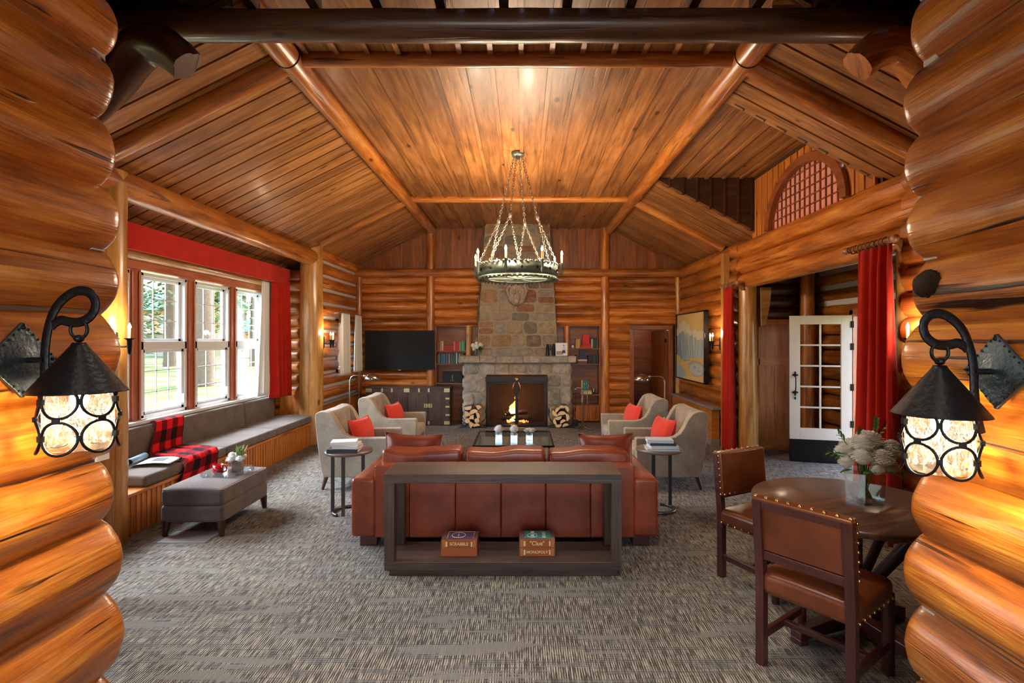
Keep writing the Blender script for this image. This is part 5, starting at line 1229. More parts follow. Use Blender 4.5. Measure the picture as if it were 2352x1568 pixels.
lying_book('book', -1.72, 5.06, zt, .29, .2, .036, R(4), (44, 46, 56), 'thick dark book at the bottom of the window-side pile')
lying_book('book', -1.69, 5.07, zt + .0365, .24, .18, .022, R(-4), (212, 208, 204), 'pale grey book in the window-side pile')
lying_book('book', -1.71, 5.09, zt + .059, .25, .18, .016, R(6), (226, 224, 218), 'thin white book in the window-side pile')
lying_book('book', -1.73, 5.08, zt + .0755, .24, .17, .024, R(12), (236, 234, 228), 'white book on top of the window-side pile')
lying_book('book', 1.37, 5.15, zt, .31, .2, .02, R(-4), (190, 196, 206), 'wide pale blue book at the bottom of the pile nearer the dining table')
lying_book('book', 1.38, 5.16, zt + .0205, .27, .19, .03, R(2), (214, 216, 220), 'light grey book in the pile nearer the dining table')
lying_book('book', 1.37, 5.15, zt + .051, .25, .18, .024, R(-3), (44, 52, 62), 'dark blue-grey book in the pile nearer the dining table')
lying_book('book', 1.35, 5.16, zt + .0755, .25, .18, .028, R(-6), (196, 212, 226), 'pale sky-blue book on top of the pile nearer the dining table')
# ============================================================ FLOOR LAMPS
def floor_lamp(label, loc, sx):
    t = thing('floor_lamp', label, 'floor lamp', loc, 0, 'steel pharmacy floor lamps')
    b = MB(); b.lathe([(.001, 0), (.12, 0), (.12, .012), (.03, .024), (.014, .04), (.001, .04)], 28, cap=False); b.build('base', 'chrome', t)
    b = MB(); b.tube([(0, 0, .03), (0, 0, .62)], .012, 10); b.lathe([(.012, .6), (.016, .61), (.016, .65), (.01, .67)], 12)
    b.tube([(0, 0, .6), (0, 0, 1.13), (sx * .015, 0, 1.18), (sx * .05, 0, 1.205), (sx * .1, 0, 1.21), (sx * .21, 0, 1.2)], .0075, 8); b.build('pole', 'chrome', t)
    b = MB(); b.tube([(sx * .19, 0, 1.2), (sx * .235, 0, 1.19)], .014, 8); b.lathe([(.008, .0), (.02, .01), (.02, .03), (.008, .04)], 10, (sx * .2, 0, 1.18)); b.build('switch_joint', 'chrome', t)
    T0 = TR((sx * .3, 0, 1.145), (0, 0, 0)); b = MB(T0); b.lathe([(.098, 0), (.095, .03), (.08, .055), (.05, .075), (.015, .085), (.001, .086)], 28, cap=False); b.build('lamp_shade', 'chrome', t, solid=.003)
    return t
floor_lamp('steel arched reading lamp between the two window-side armchairs', (-2.33, 7.05, 0), 1)
floor_lamp('steel arched reading lamp between the two armchairs nearer the painting', (1.87, 6.88, 0), -1)

# ============================================================ WINDOW BENCH, OTTOMAN
t = thing('window_bench', 'honey-coloured beadboard window bench built in under the bay windows', 'bench', (-3.39, 2.2, 0))
b = MB(); y = 0
while y < 6.2: b.box(-.02, 0, y + .001, y + .062, .0, .335, 'z'); b.box(-.02, .006, y + .014, y + .018, 0, .335, 'z'); y += .064
b.box(-.04, -.02, 0, 6.25, 0, .34); b.build('front_panel', 'bead', t)
b = MB(); b.box(-.7, .02, 0, 6.25, .335, .365, 'y'); b.build('bench_top', 'bead', t, bevel=.004)
def cushion_seat(y0, y1, lab):
    o = MB(); d = (.60, y1 - y0 - .006, .1); o.rbox((0, 0, .05), d, .03, 8, lambda x, y, z: (x, y, z + (.012 * (1 - (x / .32) ** 2) if z > 0 else 0)))
    ob = o.build('seat_cushion', 'greyfab'); ob.location = (-3.68, (y0 + y1) / 2, .3655); tag(ob, lab, 'cushion', 'bench seat cushions'); 
cushion_seat(4.68, 5.98, 'grey-brown bench cushion under the plaid throw'); cushion_seat(5.98, 7.2, 'grey-brown bench seat cushion between the plaid throw and the end cushion'); cushion_seat(7.2, 8.48, 'grey-brown bench seat cushion next to the round log post')
def cushion_back(y0, y1, lab):
    o = MB(); o.rbox((0, 0, 0), (.1, y1 - y0 - .01, .36), .03, 8, lambda x, y, z: (x - .05 * z, y, z)); ob = o.build('back_cushion', 'greyfab'); ob.location = (-3.985, (y0 + y1) / 2, .615); tag(ob, lab, 'cushion', 'bench back cushions')
cushion_back(3.2, 5.1, 'grey-brown back cushion at the near end of the bench'); cushion_back(5.1, 7.42, 'grey-brown back cushion with the plaid throw over it'); cushion_back(7.42, 8.3, 'grey-brown back cushion beside the red curtain')
t = thing('upholstered_ottoman', 'rectangular grey-brown upholstered ottoman with tapered wooden legs', 'ottoman', (-2.84, 4.88, 0))
b = MB(); b.rbox((0, 0, .335), (.54, .80, .145), .035, 8, lambda x, y, z: (x, y, z + (.012 * (1 - (x / .3) ** 2) if z > 0 else 0))); b.build('seat_cushion', 'greyfab', t)
b = MB(); b.rbox((0, 0, .195), (.54, .80, .15), .03, 6); b.build('body', 'greyfab', t)
b = MB(); b.tube([(x, y, .402) for x, y in ((-.25, -.385), (.25, -.385), (.262, -.37), (.262, .37), (.25, .385), (-.25, .385), (-.262, .37), (-.262, -.37))], .005, 6, close=True); b.build('piping', 'linen', t)
for sx in (-1, 1):
    for sy in (-1, 1): b = MB(); b.tube([(sx * .235, sy * .365, .13), (sx * .245, sy * .375, 0)], [.042, .024], 4); b.build('leg', 'mahog', t)
t = thing('serving_tray', 'clear acrylic tray on the grey ottoman', 'tray', (-2.80, 4.97, .4215), R(-4)); b = MB(); b.box(-.17, .17, -.15, .15, 0, .006)
for (a, c, q, r_) in ((-.17, .17, -.15, -.145), (-.17, .17, .145, .15), (-.17, -.165, -.15, .15), (.165, .17, -.15, .15)): b.box(a, c, q, r_, .006, .045)
b.build('tray_body', 'acrylic', t)
t = thing('mug', 'glossy red coffee mug on the clear tray', 'mug', (-2.865, 4.92, .4285)); mm = colmat('redglaze', (186, 22, 34), .12, coat=.6)
b = MB(); b.lathe([(.001, .004), (.04, .0), (.045, .006), (.048, .088), (.044, .088), (.041, .02), (.001, .02)], 28, cap=False); b.build('mug_body', mm, t)
b = MB(); b.lathe([(.001, .07), (.043, .07)], 20, cap=False); b.build('inner_glaze', 'paper', t)
b = MB(); b.tube([(.045, 0, .075), (.07, 0, .078), (.082, 0, .055), (.075, 0, .03), (.045, 0, .018)], .006, 8); b.build('handle', mm, t)
b = MB(); b.tube([(-.0 + .015 * math.cos(a), -.0475, .045 + .015 * math.sin(a)) for a in [2 * PI * i / 16 for i in range(16)]], .0012, 5, close=True); b.build('emblem', colmat('emb', (226, 150, 150)), t)
t = thing('planter', 'square taupe planter of white flowers and sprigs on the tray', 'planter', (-2.725, 5.0, .4285), R(8)); b = MB(); b.rbox((0, 0, .055), (.085, .085, .11), .006, 3); b.build('pot', colmat('taupe', (132, 120, 108), .7), t)
for (x, y, z, r) in ((-.05, -.02, .125, .05), (.03, -.03, .13, .045), (-.01, .03, .15, .045), (.045, .02, .14, .035), (-.06, .02, .16, .035)): b = MB(); chrys(b, (x, y, z), r, 60); b.sph((x, y, z), r * .7, 10, 8); b.build('flower_head', 'petal', t)
b = MB()
for k in range(44): leafblade(b, (random.uniform(-.01, .04), random.uniform(-.02, .03), .13), (random.uniform(-.25, .55), random.uniform(-.4, .4), 1), random.uniform(.07, .14), .012, 0)
b.build('sprigs', 'leaf2', t)
# plaid throw over the bench back
b = MB(); path = [(-4.04, .72), (-4.03, .80), (-3.99, .815), (-3.95, .80), (-3.925, .70), (-3.905, .60), (-3.88, .515), (-3.83, .49), (-3.72, .492), (-3.6, .495), (-3.48, .492), (-3.40, .485), (-3.362, .45), (-3.352, .38), (-3.35, .31), (-3.35, .24)]
def bl_pt(u, v):
    f = u * (len(path) - 1); i = min(int(f), len(path) - 2); q = f - i; x = path[i][0] * (1 - q) + path[i + 1][0] * q; z = path[i][1] * (1 - q) + path[i + 1][1] * q
    yc = 5.82 - .6 * max(0, u - .2); w_ = .42 + .16 * u; wob = .014 * math.sin(v * 13 + u * 7) * (1 if u > .4 else .5)
    return (x + (.012 + abs(wob) if u > .7 or u < .45 else 0.008), yc + (v - .5) * w_ + .02 * math.sin(u * 9), z + (.008 + abs(wob) if .3 < u < .8 else .004))
b.grid(bl_pt, 60, 30, 1.35, .62); th = thing('plaid_throw', 'red and black buffalo plaid throw draped over the window bench', 'throw blanket', (0, 0, 0)); b.build('blanket', 'plaid', th, solid=.006)
b = MB()
for k in range(56):
    u = .06 + .9 * k / 56; p = Vector(bl_pt(u, 0)); L = .05
    b.tube([tuple(p), tuple(p + Vector((.006, -L * .6, -.004 if .4 < u < .7 else -.02))), tuple(p + Vector((random.uniform(0, .01), -L, -.004 if .4 < u < .7 else -.045)))], .0025, 4)
b.build('fringe', colmat('fringe', (120, 24, 34), .9), th)['kind'] = 'stuff'
t = thing('magazine', 'open magazine with a rolled cover lying on the bench cushion', 'magazine', (-3.66, 5.1, .50), R(12))
b = MB(); b.grid(lambda u, v: (-.05 + .3 * u, -.14 + .28 * v, .004 + .012 * math.sin(u * PI)), 10, 2); b.build('open_page', 'paper', t, solid=.003)
b = MB(); b.grid(lambda u, v: (-.09 + .032 * math.cos(u * 2.0 * PI - .5), -.15 + .3 * v, .032 + .03 * math.sin(u * 2.0 * PI - .5)), 18, 2); b.build('rolled_cover', colmat('magcover', (120, 150, 170), .35), t, solid=.003)
b = MB(); b.box(.05, .16, -.06, .08, .0175, .0185); b.build('printed_picture', colmat('magpic', (70, 74, 80)), t)
b = MB(); b.box(-3.05, -2.65, 4.35, 4.62, 0.0005, .004); tag(b.build('floor_vent', 'ledge'), 'flat grey floor grille under the near end of the ottoman', 'floor vent')

# ============================================================ CURTAINS, VALANCE, RODS
def curtain_mesh(b, p0, p1, z0, z1, folds, amp, flare=1.0, sway=0.0, gather=.0):
    p0 = Vector(p0); p1 = Vector(p1); d = (p1 - p0); L = d.length; d.normalize(); nrm = Vector((-d.y, d.x, 0)); mid = (p0 + p1) / 2
    def P(u, v):
        s_ = 1 + (flare - 1) * v; q = (u - .5) * L * s_; a = amp * (.45 + .6 * v) * (1 + .3 * math.sin(u * 5 + 1))
        o = a * math.sin(u * folds * 2 * PI + .5 * math.sin(v * 2 + u * 4)) + a * .25 * math.sin(u * folds * 4 * PI + 1)
        if v < .06: o *= .8
        p = mid + d * (q + sway * v * v) + nrm * o
        return (p.x, p.y, z1 + (z0 - z1) * v)
    b.grid(P, folds * 14, 26)
t = thing('window_curtain', 'scarlet floor-side curtain hanging at the far end of the bay windows', 'curtain', (0, 0, 0)); b = MB(); curtain_mesh(b, (-3.86, 8.06, 0), (-3.80, 8.52, 0), .78, 2.62, 4, .045, 1.05); b.build('drape', 'curtain', t, solid=.004)
t = thing('sheer_curtain', 'white curtain gathered beside the scarlet one at the bay window', 'curtain', (0, 0, 0)); b = MB(); curtain_mesh(b, (-3.93, 7.9, 0), (-3.92, 8.32, 0), .84, 2.62, 6, .026, 1.2, -.05); b.build('drape', 'white', t, solid=.003)
t = thing('valance', 'long scarlet box valance above the bay windows', 'valance', (0, 0, 0)); b = MB(); b.box(-3.83, -3.81, 2.4, 8.58, 2.575, 2.835); b.box(-4.05, -3.83, 8.56, 8.58, 2.575, 2.835); b.box(-4.05, -3.83, 2.4, 8.58, 2.815, 2.835); b.build('valance_box', 'curtain', t, bevel=.004)
# small window
t = thing('small_curtain_rod', 'thin rod above the small window in the chinked wall', 'curtain rod', (0, 0, 0)); b = MB(); b.tube([(-3.33, 9.15, 2.15), (-3.17, 9.15, 2.16), (-3.165, 10.33, 2.16), (-3.33, 10.35, 2.15)], .007, 6); b.build('rod', 'chrome', t)
for (y0, y1, lab, fl) in ((9.18, 9.6, 'white half curtain on the near side of the small window', 1.08), (9.95, 10.3, 'white half curtain on the far side of the small window', 1.15)):
    t = thing('short_curtain', lab, 'curtain', (0, 0, 0), 0, 'white curtains at the small window'); b = MB(); curtain_mesh(b, (-3.18, y0, 0), (-3.175, y1, 0), 1.07, 2.17, 5, .018, fl); b.build('drape', 'white', t, solid=.003)
def rod(label, x, y0, y1, z, n):
    t = thing('curtain_rod', label, 'curtain rod', (x, (y0 + y1) / 2, z)); L = (y1 - y0) / 2; w_ = 'rodwood'
    b = MB(); b.tube([(0, -L, 0), (0, L, 0)], .019, 14); b.build('rod', w_, t)
    for s_ in (-1, 1): b = MB(); b.sph((0, s_ * (L + .03), 0), (.034, .045, .034), 14, 10); b.tube([(0, s_ * (L - .02), 0), (0, s_ * (L + .0), 0)], .03, 14); b.build('finial', w_, t)
    for k in range(n): b = MB(); yy = -L + .07 + (2 * L - .14) * k / (n - 1); b.tube([(.034 * math.cos(a), yy, -.008 + .034 * math.sin(a)) for a in [2 * PI * i / 18 for i in range(18)]], .006, 6, close=True); b.build('ring', w_, t)
    b = MB(); b.prism([(.0, -.02), (.0, -.04), (.05, -.045), (.09, -.1), (.11, -.1), (.11, .0), (.02, -.01)], -L + .01, -L + .05); b.build('bracket', w_, t)
rod('turned wooden curtain rod with rings above the large scarlet curtain', 3.07, 4.34, 4.92, 2.53, 9)
rod('turned wooden curtain rod with rings beside the tall rounded log post', 3.07, 7.5, 8.02, 2.5, 8)
t = thing('portiere_curtain', 'large scarlet curtain hanging nearest the dining table', 'curtain', (0, 0, 0)); b = MB(); curtain_mesh(b, (3.05, 4.30, 0), (3.05, 4.75, 0), .02, 2.49, 4, .07, 1.4); b.build('drape', 'curtain', t, solid=.005)
t = thing('portiere_curtain', 'narrow scarlet curtain between the painting wall and the log post', 'curtain', (0, 0, 0)); b = MB(); curtain_mesh(b, (3.05, 7.58, 0), (3.05, 7.95, 0), .02, 2.46, 4, .05, 1.2); b.build('drape', 'curtain', t, solid=.005)

# ============================================================ PAINTING
t = thing('landscape_painting', 'large framed painting of pale blue mountains and a lake in a black frame', 'painting', (3.045, 9.48, 1.56), R(90))   # local x runs along the wall
# local axes: x -> world y, y -> world -x (towards the room), z up
b = MB(); PW, PH = .80, .62
for (a, c, q, r_) in ((-PW, PW, -PH, -PH + .022), (-PW, PW, PH - .022, PH), (-PW, -PW + .022, -PH, PH), (PW - .022, PW, -PH, PH)): b.box(a, c, -.05, .03, q, r_)
b.build('frame', 'black', t, bevel=.003)
b = MB(); D = [0]
def lay(poly, m): D[0] += .0006; b.m = m; b.prism([(-x, z) for x, z in poly], .004 + D[0], .005 + D[0])
def blob(cx, cz, rx, rz_, m, n=20, jag=.12, sd=0): lay([(cx + rx * (1 + jag * noise.noise(Vector((math.cos(2 * PI * i / n) * 2, math.sin(2 * PI * i / n) * 2, sd + cx * 9)))) * math.cos(2 * PI * i / n), cz + rz_ * (1 + jag * noise.noise(Vector((i * .7, sd, cz)))) * math.sin(2 * PI * i / n)) for i in range(n)], m)
# x here: -.78 (far end, left in the photo) .. .78 (near end)
lay([(-.78, -.6), (.78, -.6), (.78, .6), (-.78, .6)], 0)
lay([(-.78, .28), (-.6, .36), (-.3, .2), (0, .34), (.3, .22), (.78, .16), (.78, -.25), (-.78, -.25)], 1)
lay([(-.78, .2), (-.5, .4), (-.36, .3), (-.1, -.0), (-.3, -.3), (-.78, -.3)], 2)
lay([(-.78, -.05), (-.6, .1), (-.45, -.2), (-.5, -.3), (-.78, -.3)], 3)
for (x0, z0, x1, z1) in ((-.5, .36, -.34, -.2), (-.4, .3, -.2, -.22), (-.2, .22, -.08, -.22), (0, .28, .02, -.2), (.1, .22, .16, -.2), (.3, .2, .26, -.2), (.46, .18, .4, -.2), (.62, .16, .6, -.18), (-.62, .3, -.55, -.1)): lay([(x0, z0), (x0 + .03, z0 - .02), (x1 + .035, z1), (x1, z1)], 3 if x0 < .2 else 2)
for (cx, cz_, rx, rz_) in ((-.72, .27, .1, .07), (-.55, .34, .12, .09), (-.35, .38, .16, .1), (-.1, .33, .13, .08), (.05, .25, .1, .06), (.3, .24, .14, .07), (.5, .2, .14, .08), (.7, .2, .12, .08)): blob(cx, cz_, rx, rz_, 4, sd=cx)
lay([(-.78, -.22), (-.5, -.27), (-.2, -.24), (.2, -.2), (.78, -.18), (.78, -.6), (-.78, -.6)], 5)
lay([(-.78, -.16), (-.55, -.2), (-.45, -.28), (-.6, -.34), (-.78, -.34)], 6)
lay([(-.78, -.34), (-.5, -.36), (-.2, -.5), (-.4, -.6), (-.78, -.6)], 2)
blob(.35, -.38, .46, .14, 7, 28, .05); blob(.38, -.39, .38, .1, 1, 28, .05); blob(.3, -.36, .07, .02, 3, 14, 0); blob(.5, -.42, .05, .015, 3, 14, 0)
lay([(-.3, -.26), (-.05, -.24), (-.1, -.3), (-.0, -.42), (.3, -.54), (.78, -.56), (.78, -.6), (-.2, -.6), (-.1, -.48)], 5); lay([(-.35, -.25), (0, -.235), (.05, -.25), (-.3, -.28)], 3)
b.build('canvas', [colmat('pt0', (214, 190, 132)), colmat('pt1', (178, 192, 192)), colmat('pt2', (156, 178, 186)), colmat('pt3', (132, 156, 168)), colmat('pt4', (220, 212, 190)), colmat('pt5', (214, 182, 116)), colmat('pt6', (200, 176, 110)), colmat('pt7', (170, 166, 158))], t)

# ============================================================ SCONCES
def bulb_flame(b, c, s_=1): b.lathe([(.001, 0), (.008 * s_, .002), (.0125 * s_, .014 * s_), (.012 * s_, .022 * s_), (.006 * s_, .038 * s_), (.001, .05 * s_)], 12, c, cap=False)
def sconce(label, loc, rz, power=5):
    t = thing('wall_sconce', label, 'wall lamp', loc, rz)
    b = MB(); b.prism([(-.035, -.11), (0, -.14), (.035, -.11), (.035, .05), (0, .07), (-.035, .05)], -.012, .0); b.build('backplate', 'iron', t, bevel=.003)
    for sx in (-1, 1):
        b = MB(); b.tube([(sx * .01, .0, -.06), (sx * .03, .07, -.065), (sx * .055, .12, -.06)], .007, 6); b.lathe([(.001, -.13), (.012, -.115), (.018, -.06), (.018, -.012), (.034, .0), (.04, .006), (.034, .004), (.001, .0)], 14, (sx * .055, .13, 0), cap=False); a = b.build('arm', 'iron', t)
        b = MB(); b.lathe([(.0115, .0), (.0115, .075), (.009, .08), (.001, .08)], 12, (sx * .055, .13, 0), cap=False); b.build('candle', 'wax', a)
        b = MB(); bulb_flame(b, (sx * .055, .13, .08)); b.build('bulb', 'bulb', a)
    c, s_ = math.cos(rz), math.sin(rz); lamp('sconce_light', 'POINT', (loc[0] - s_ * .15, loc[1] + c * .15, loc[2] + .13), power, WARM, .03)
sconce('two-candle iron sconce beside the near bay window', (-3.335, 4.26, 1.70), R(-118), 7)
sconce('two-candle iron sconce on the round log post by the chinked wall', (-3.275, 8.62, 1.68), R(-90), 6)
sconce('two-candle iron sconce between the painting and the narrow scarlet curtain', (3.11, 8.24, 1.66), R(90), 6)
sconce('two-candle iron sconce behind the hanging lantern, past the large scarlet curtain', (3.19, 4.1, 1.70), R(95), 6)

# ============================================================ CHANDELIER
t = thing('iron_chandelier', 'round patinated iron chandelier with eight candle bulbs hung on four chains', 'chandelier', (-.055, 6.3, 2.42)); CH = HC - 2.42
b = MB(); b.lathe([(.001, CH), (.075, CH), (.08, CH - .015), (.07, CH - .05), (.001, CH - .055)], 28, cap=False); b.lathe([(.02, CH - .09), (.028, CH - .05)], 12); b.build('canopy', 'patina', t)
RR = .475; n = 96
b = MB(); rows = []
rows = [[(r_ * math.cos(2 * PI * j / n), r_ * math.sin(2 * PI * j / n), z) for j in range(n)] for r_, z in ((RR, .155), (RR, .02))]
b.rings(rows, [[(j / n * 3, z) for j in range(n + 1)] for z in (.15, 0)]); b.build('ring_band', 'patina', t, solid=.008)
b = MB(); ro, ri = RR + .0, RR - .12
b.rings([[(r_ * math.cos(2 * PI * j / n), r_ * math.sin(2 * PI * j / n), 0.0) for j in range(n)] for r_ in (ro, ri)], [[(j / n * 3, z) for j in range(n + 1)] for z in (.1, 0)]); b.build('lower_flange', 'patina', t, solid=.008)
b = MB(); b.sph((0, 0, 0), (.017, .017, .014), 8, 6); s0 = b.build('scallop', 'patina', t); s0.location = (RR, 0, -.012)
for j in range(1, 96):
    a = 2 * PI * j / 48 if j < 48 else 2 * PI * (j - 47.5) / 48; s1 = s0.copy(); C.objects.link(s1); s1.location = (RR * math.cos(a), RR * math.sin(a), -.012 if j < 48 else .162)
b = MB()
for a in (0, PI / 3, 2 * PI / 3): b.tube([(-ri * math.cos(a), -ri * math.sin(a), 0), (ri * math.cos(a), ri * math.sin(a), 0)], .008, 6)
b.build('cross_bar', 'patina', t)
b = MB()
for j in range(16): a = 2 * PI * j / 16 + .1; b.box(-.014, .014, -.014, .014, 0, 0) if False else b.sph(((RR + .008) * math.cos(a), (RR + .008) * math.sin(a), .09), (.012, .012, .02), 6, 5)
b.build('stud_row', 'iron', t)
for k in range(8):
    th_ = R(-14 + 45 * k); x, y = math.sin(th_), -math.cos(th_); q = RR + .06
    b = MB(); b.tube([(x * RR, y * RR, .07), (x * (RR + .03), y * (RR + .03), .05), (x * q, y * q, .06)], .007, 6); b.lathe([(.001, -.02), (.01, -.005), (.016, .03), (.016, .12), (.032, .132), (.001, .13)], 12, (x * q, y * q, .04), cap=False); a = b.build('candle_arm', 'patina', t)
    b = MB(); b.lathe([(.0125, .16), (.0125, .265), (.001, .268)], 12, (x * q, y * q, 0), cap=False); b.build('candle', 'wax', a)
    b = MB(); bulb_flame(b, (x * q, y * q, .265), 1.15); b.build('bulb', 'bulb', a)
    if k % 2 == 0: lamp('chandelier_light', 'POINT', (-.055 + x * (q + .0), 6.3 + y * (q + .0), 2.42 + .34), 30, WARM, .04)
def chain(b, p0, p1, pitch=.034):
    p0 = Vector(p0); p1 = Vector(p1); d = p1 - p0; n = max(1, int(d.length / pitch)); d.normalize(); a = Vector((0, 1, 0)) if abs(d.y) < .8 else Vector((1, 0, 0)); s1 = d.cross(a).normalized(); s2 = d.cross(s1)
    for k in range(n):
        c = p0 + d * pitch * (k + .5); s_ = s1 if k % 2 else s2
        b.tube([tuple(c + d * math.cos(q) * .024 + s_ * math.sin(q) * .012) for q in [2 * PI * i / 10 for i in range(10)]], .0035, 5, close=True, r_=False)
for k, (a0) in enumerate((45, 135, 225, 315)):
    b = MB(); a = R(a0 + 25); top = (.05 * math.cos(a), .05 * math.sin(a), CH - .06); kn = (.25 * math.cos(a), .25 * math.sin(a), .72)
    chain(b, top, kn); b.sph(kn, (.022, .022, .035), 10, 8)
    for da in (-22, 22): a2 = a + R(da); chain(b, kn, (RR * math.cos(a2), RR * math.sin(a2), .165))
    b.build('chain', 'chain', t)

# ============================================================ HANGING LANTERNS ON THE NEAR WALLS
def lantern(label, loc, rz, drop, turn):
    t = thing('wall_lantern', label, 'wall lantern', loc, rz)
    T0 = TR((0, 0, 0), (R(45), 0, 0)); b = MB(T0); b.rbox((-.004, 0, 0), (.012, .165, .165), .003, 8, lambda x, y, z: (x + (.014 * math.exp(-((y * y + z * z) / .0016)) if x > 0 else 0) + .0012 * noise.noise(Vector((y * 60, z * 60, 1))), y, z)); pl = b.build('backplate', 'irongrey', t)
    b = MB()
    for k in range(4):
        a = PI / 2 * k; b.sph((.003, .1 * math.cos(a), .1 * math.sin(a)), .006, 8, 6)
    for k in range(28):
        q = k / 7; i = int(q); f = q - i; c = [(0, .114), (.114, 0), (0, -.114), (-.114, 0), (0, .114)]; y, z = [c[i][j] * (1 - f) + c[i + 1][j] * f for j in (0, 1)]; b.sph((.002, y * .96, z * .96), .0045, 6, 4)
    b.build('rivet_row', 'iron', pl)
    dz = -drop
    ctl = [(.045, -.19), (.058, -.13), (.066, -.05), (.068, .03), (.078, .10), (.1, .158), (.135, .196), (.17, .212), (.2, .208), (.218, .19), (.222, .165), (.212, .14), (.19, .122), (.165, .115), (.14, .117), (.118, .122), (.098, .114), (.082, .098)]
    P3 = [Vector((x, 0, z + dz * max(0, min(1, (z + .1) / .2)))) for x, z in ctl]; pts = []; rad = []
    rc = [1] * 13 + [.85, .75, 1.0, 1.1, .15]
    for i in range(len(P3) - 1):
        a0, a1, a2, a3 = P3[max(i - 1, 0)], P3[i], P3[i + 1], P3[min(i + 2, len(P3) - 1)]
        for q in range(4):
            u = q / 4; pts.append(.5 * (2 * a1 + (a2 - a0) * u + (2 * a0 - 5 * a1 + 4 * a2 - a3) * u * u + (3 * a1 - a0 - 3 * a2 + a3) * u ** 3)); rad.append(rc[i] * (1 - u) + rc[i + 1] * u)
    rad = [r_ * (1 + .05 * math.sin(i * 2.4)) for i, r_ in enumerate(rad)]
    b = MB(); b.tube(pts, rad, 8, True, flat=(.0035, .0145)); b.tube([(.0, 0, 0), (.066, 0, 0)], .009, 8); b.build('scrolled_arm', 'iron', t)
    ax = .172; hz = .118 + dz
    b = MB(); b.tube([(ax + .026 * math.sin(a), 0, hz - .024 + .028 * math.cos(a)) for a in [2 * PI * i / 20 for i in range(20)]], .005, 8, close=True); b.build('hanging_ring', 'iron', t)
    z0 = hz - .044; b = MB(); b.sph((ax, 0, z0 - .008), (.014, .014, .012), 12, 8); b.lathe([(.001, -.02), (.017, -.02), (.022, -.03), (.124, -.168), (.126, -.171), (.121, -.169), (.02, -.034), (.001, -.03)], 8 * 6, (ax, 0, z0), cap=False); b.build('conical_shade', 'iron', t)
    zt_ = z0 - .171; GR = .086; gh = .185
    b = MB(); n = 48; rows = [[(ax + (GR + .003 * math.sin(j * 1.7 + i)) * math.cos(2 * PI * j / n) * (1 - .04 * (i > 9)), (GR + .003 * math.sin(j * 1.3 + i * .7)) * math.sin(2 * PI * j / n) * (1 - .04 * (i > 9)), zt_ + .015 - gh * i / 10) for j in range(n)] for i in range(11)]
    b.rings(rows, [[(j / n, i / 10) for j in range(n + 1)] for i in range(11)], cap1=False); b.build('glass_cylinder', 'lglass', t)
    b = MB(); cr = .048; RC = .098; NC = 6
    for row in range(2):
        zc = zt_ - .022 - .106 * row
        for k in range(NC):
            a0 = 2 * PI * k / NC + turn
            b.tube([(ax + RC * math.cos(a0 + cr * math.cos(q) / RC), RC * math.sin(a0 + cr * math.cos(q) / RC), zc + cr * math.sin(q)) for q in [2 * PI * i / 24 for i in range(24)]], .0042, 8, close=True)
    b.build('ring_cage', 'iron', t)
    for row in range(2):
        zc = zt_ - .022 - .106 * row
        for k in range(NC):
            a = 2 * PI * (k + .5) / NC + turn; b = MB(TR((ax + RC * math.cos(a), RC * math.sin(a), zc), (0, 0, a))); b.box(-.006, .007, -.008, .008, -.009, .009); b.build('cage_clip', 'iron', t, bevel=.001)
            if row == 0: a = 2 * PI * k / NC + turn; b = MB(TR((ax + RC * math.cos(a), RC * math.sin(a), zc - .053), (0, 0, a))); b.box(-.006, .007, -.011, .011, -.007, .007); b.build('cage_clip', 'iron', t, bevel=.001)
    b = MB(); b.lathe([(.001, .05), (.018, .05), (.018, .02), (.001, .02)], 12, (ax, 0, zt_), cap=False); b.build('bulb_socket', 'black', t)
    b = MB(); b.lathe([(.001, .02), (.012, .015), (.024, -.02), (.024, -.035), (.012, -.055), (.001, -.06)], 16, (ax, 0, zt_), cap=False); b.build('bulb', 'bulbbig', t)
    c, s_ = math.cos(rz), math.sin(rz); lamp('lantern_light', 'POINT', (loc[0] + c * ax, loc[1] + s_ * ax, loc[2] + zt_ - .095), 7, (1, .78, .5), .03)
lantern('black conical iron lantern on the log wall by the bay windows', (-1.53, 1.6, 1.635), 0, .0, R(41))
lantern('black conical iron lantern on the log wall by the dining table', (1.45, 1.6, 1.60), PI, .035, R(21))

# ============================================================ ROUND TABLE AND DINING CHAIRS
t = thing('round_table', 'round dark brown oak dining table with crossed strut base', 'dining table', (1.92, 3.06, 0), R(20))
b = MB(); b.lathe([(.001, .705), (.50, .705), (.53, .712), (.532, .742), (.528, .75), (.001, .75)], 72, cap=False)
b.v = b.v; b.uv = [[(b.v[i][0], b.v[i][1]) for i in f] for f in b.f]; b.build('tabletop', 'tabletop', t)
b = MB(); b.box(-.045, .045, -.045, .045, .08, .705, 'z'); b.build('pedestal', 'mahog', t, bevel=.004)
for k in range(4):
    a = PI / 2 * k; c, s_ = math.cos(a), math.sin(a)
    b = MB(TR((0, 0, 0), (0, 0, a))); b.tube([(.05, 0, .22), (.38, 0, .69)], .034, 4); b.build('strut', 'mahog', t)
    b = MB(TR((0, 0, 0), (0, 0, a))); b.prism([(.0, .03), (.42, .03), (.42, .07), (.36, .09), (0, .12)], -.035, .035); b.box(.36, .42, -.035, .035, 0, .03); b.build('foot', 'mahog', t, bevel=.003)
nail = MB(); nail.sph((0, 0, 0), (.0095, .0095, .0095), 10, 6)
nail_me = nail.build('nailhead', 'brass'); nail_mesh = nail_me.data; bpy.data.objects.remove(nail_me)
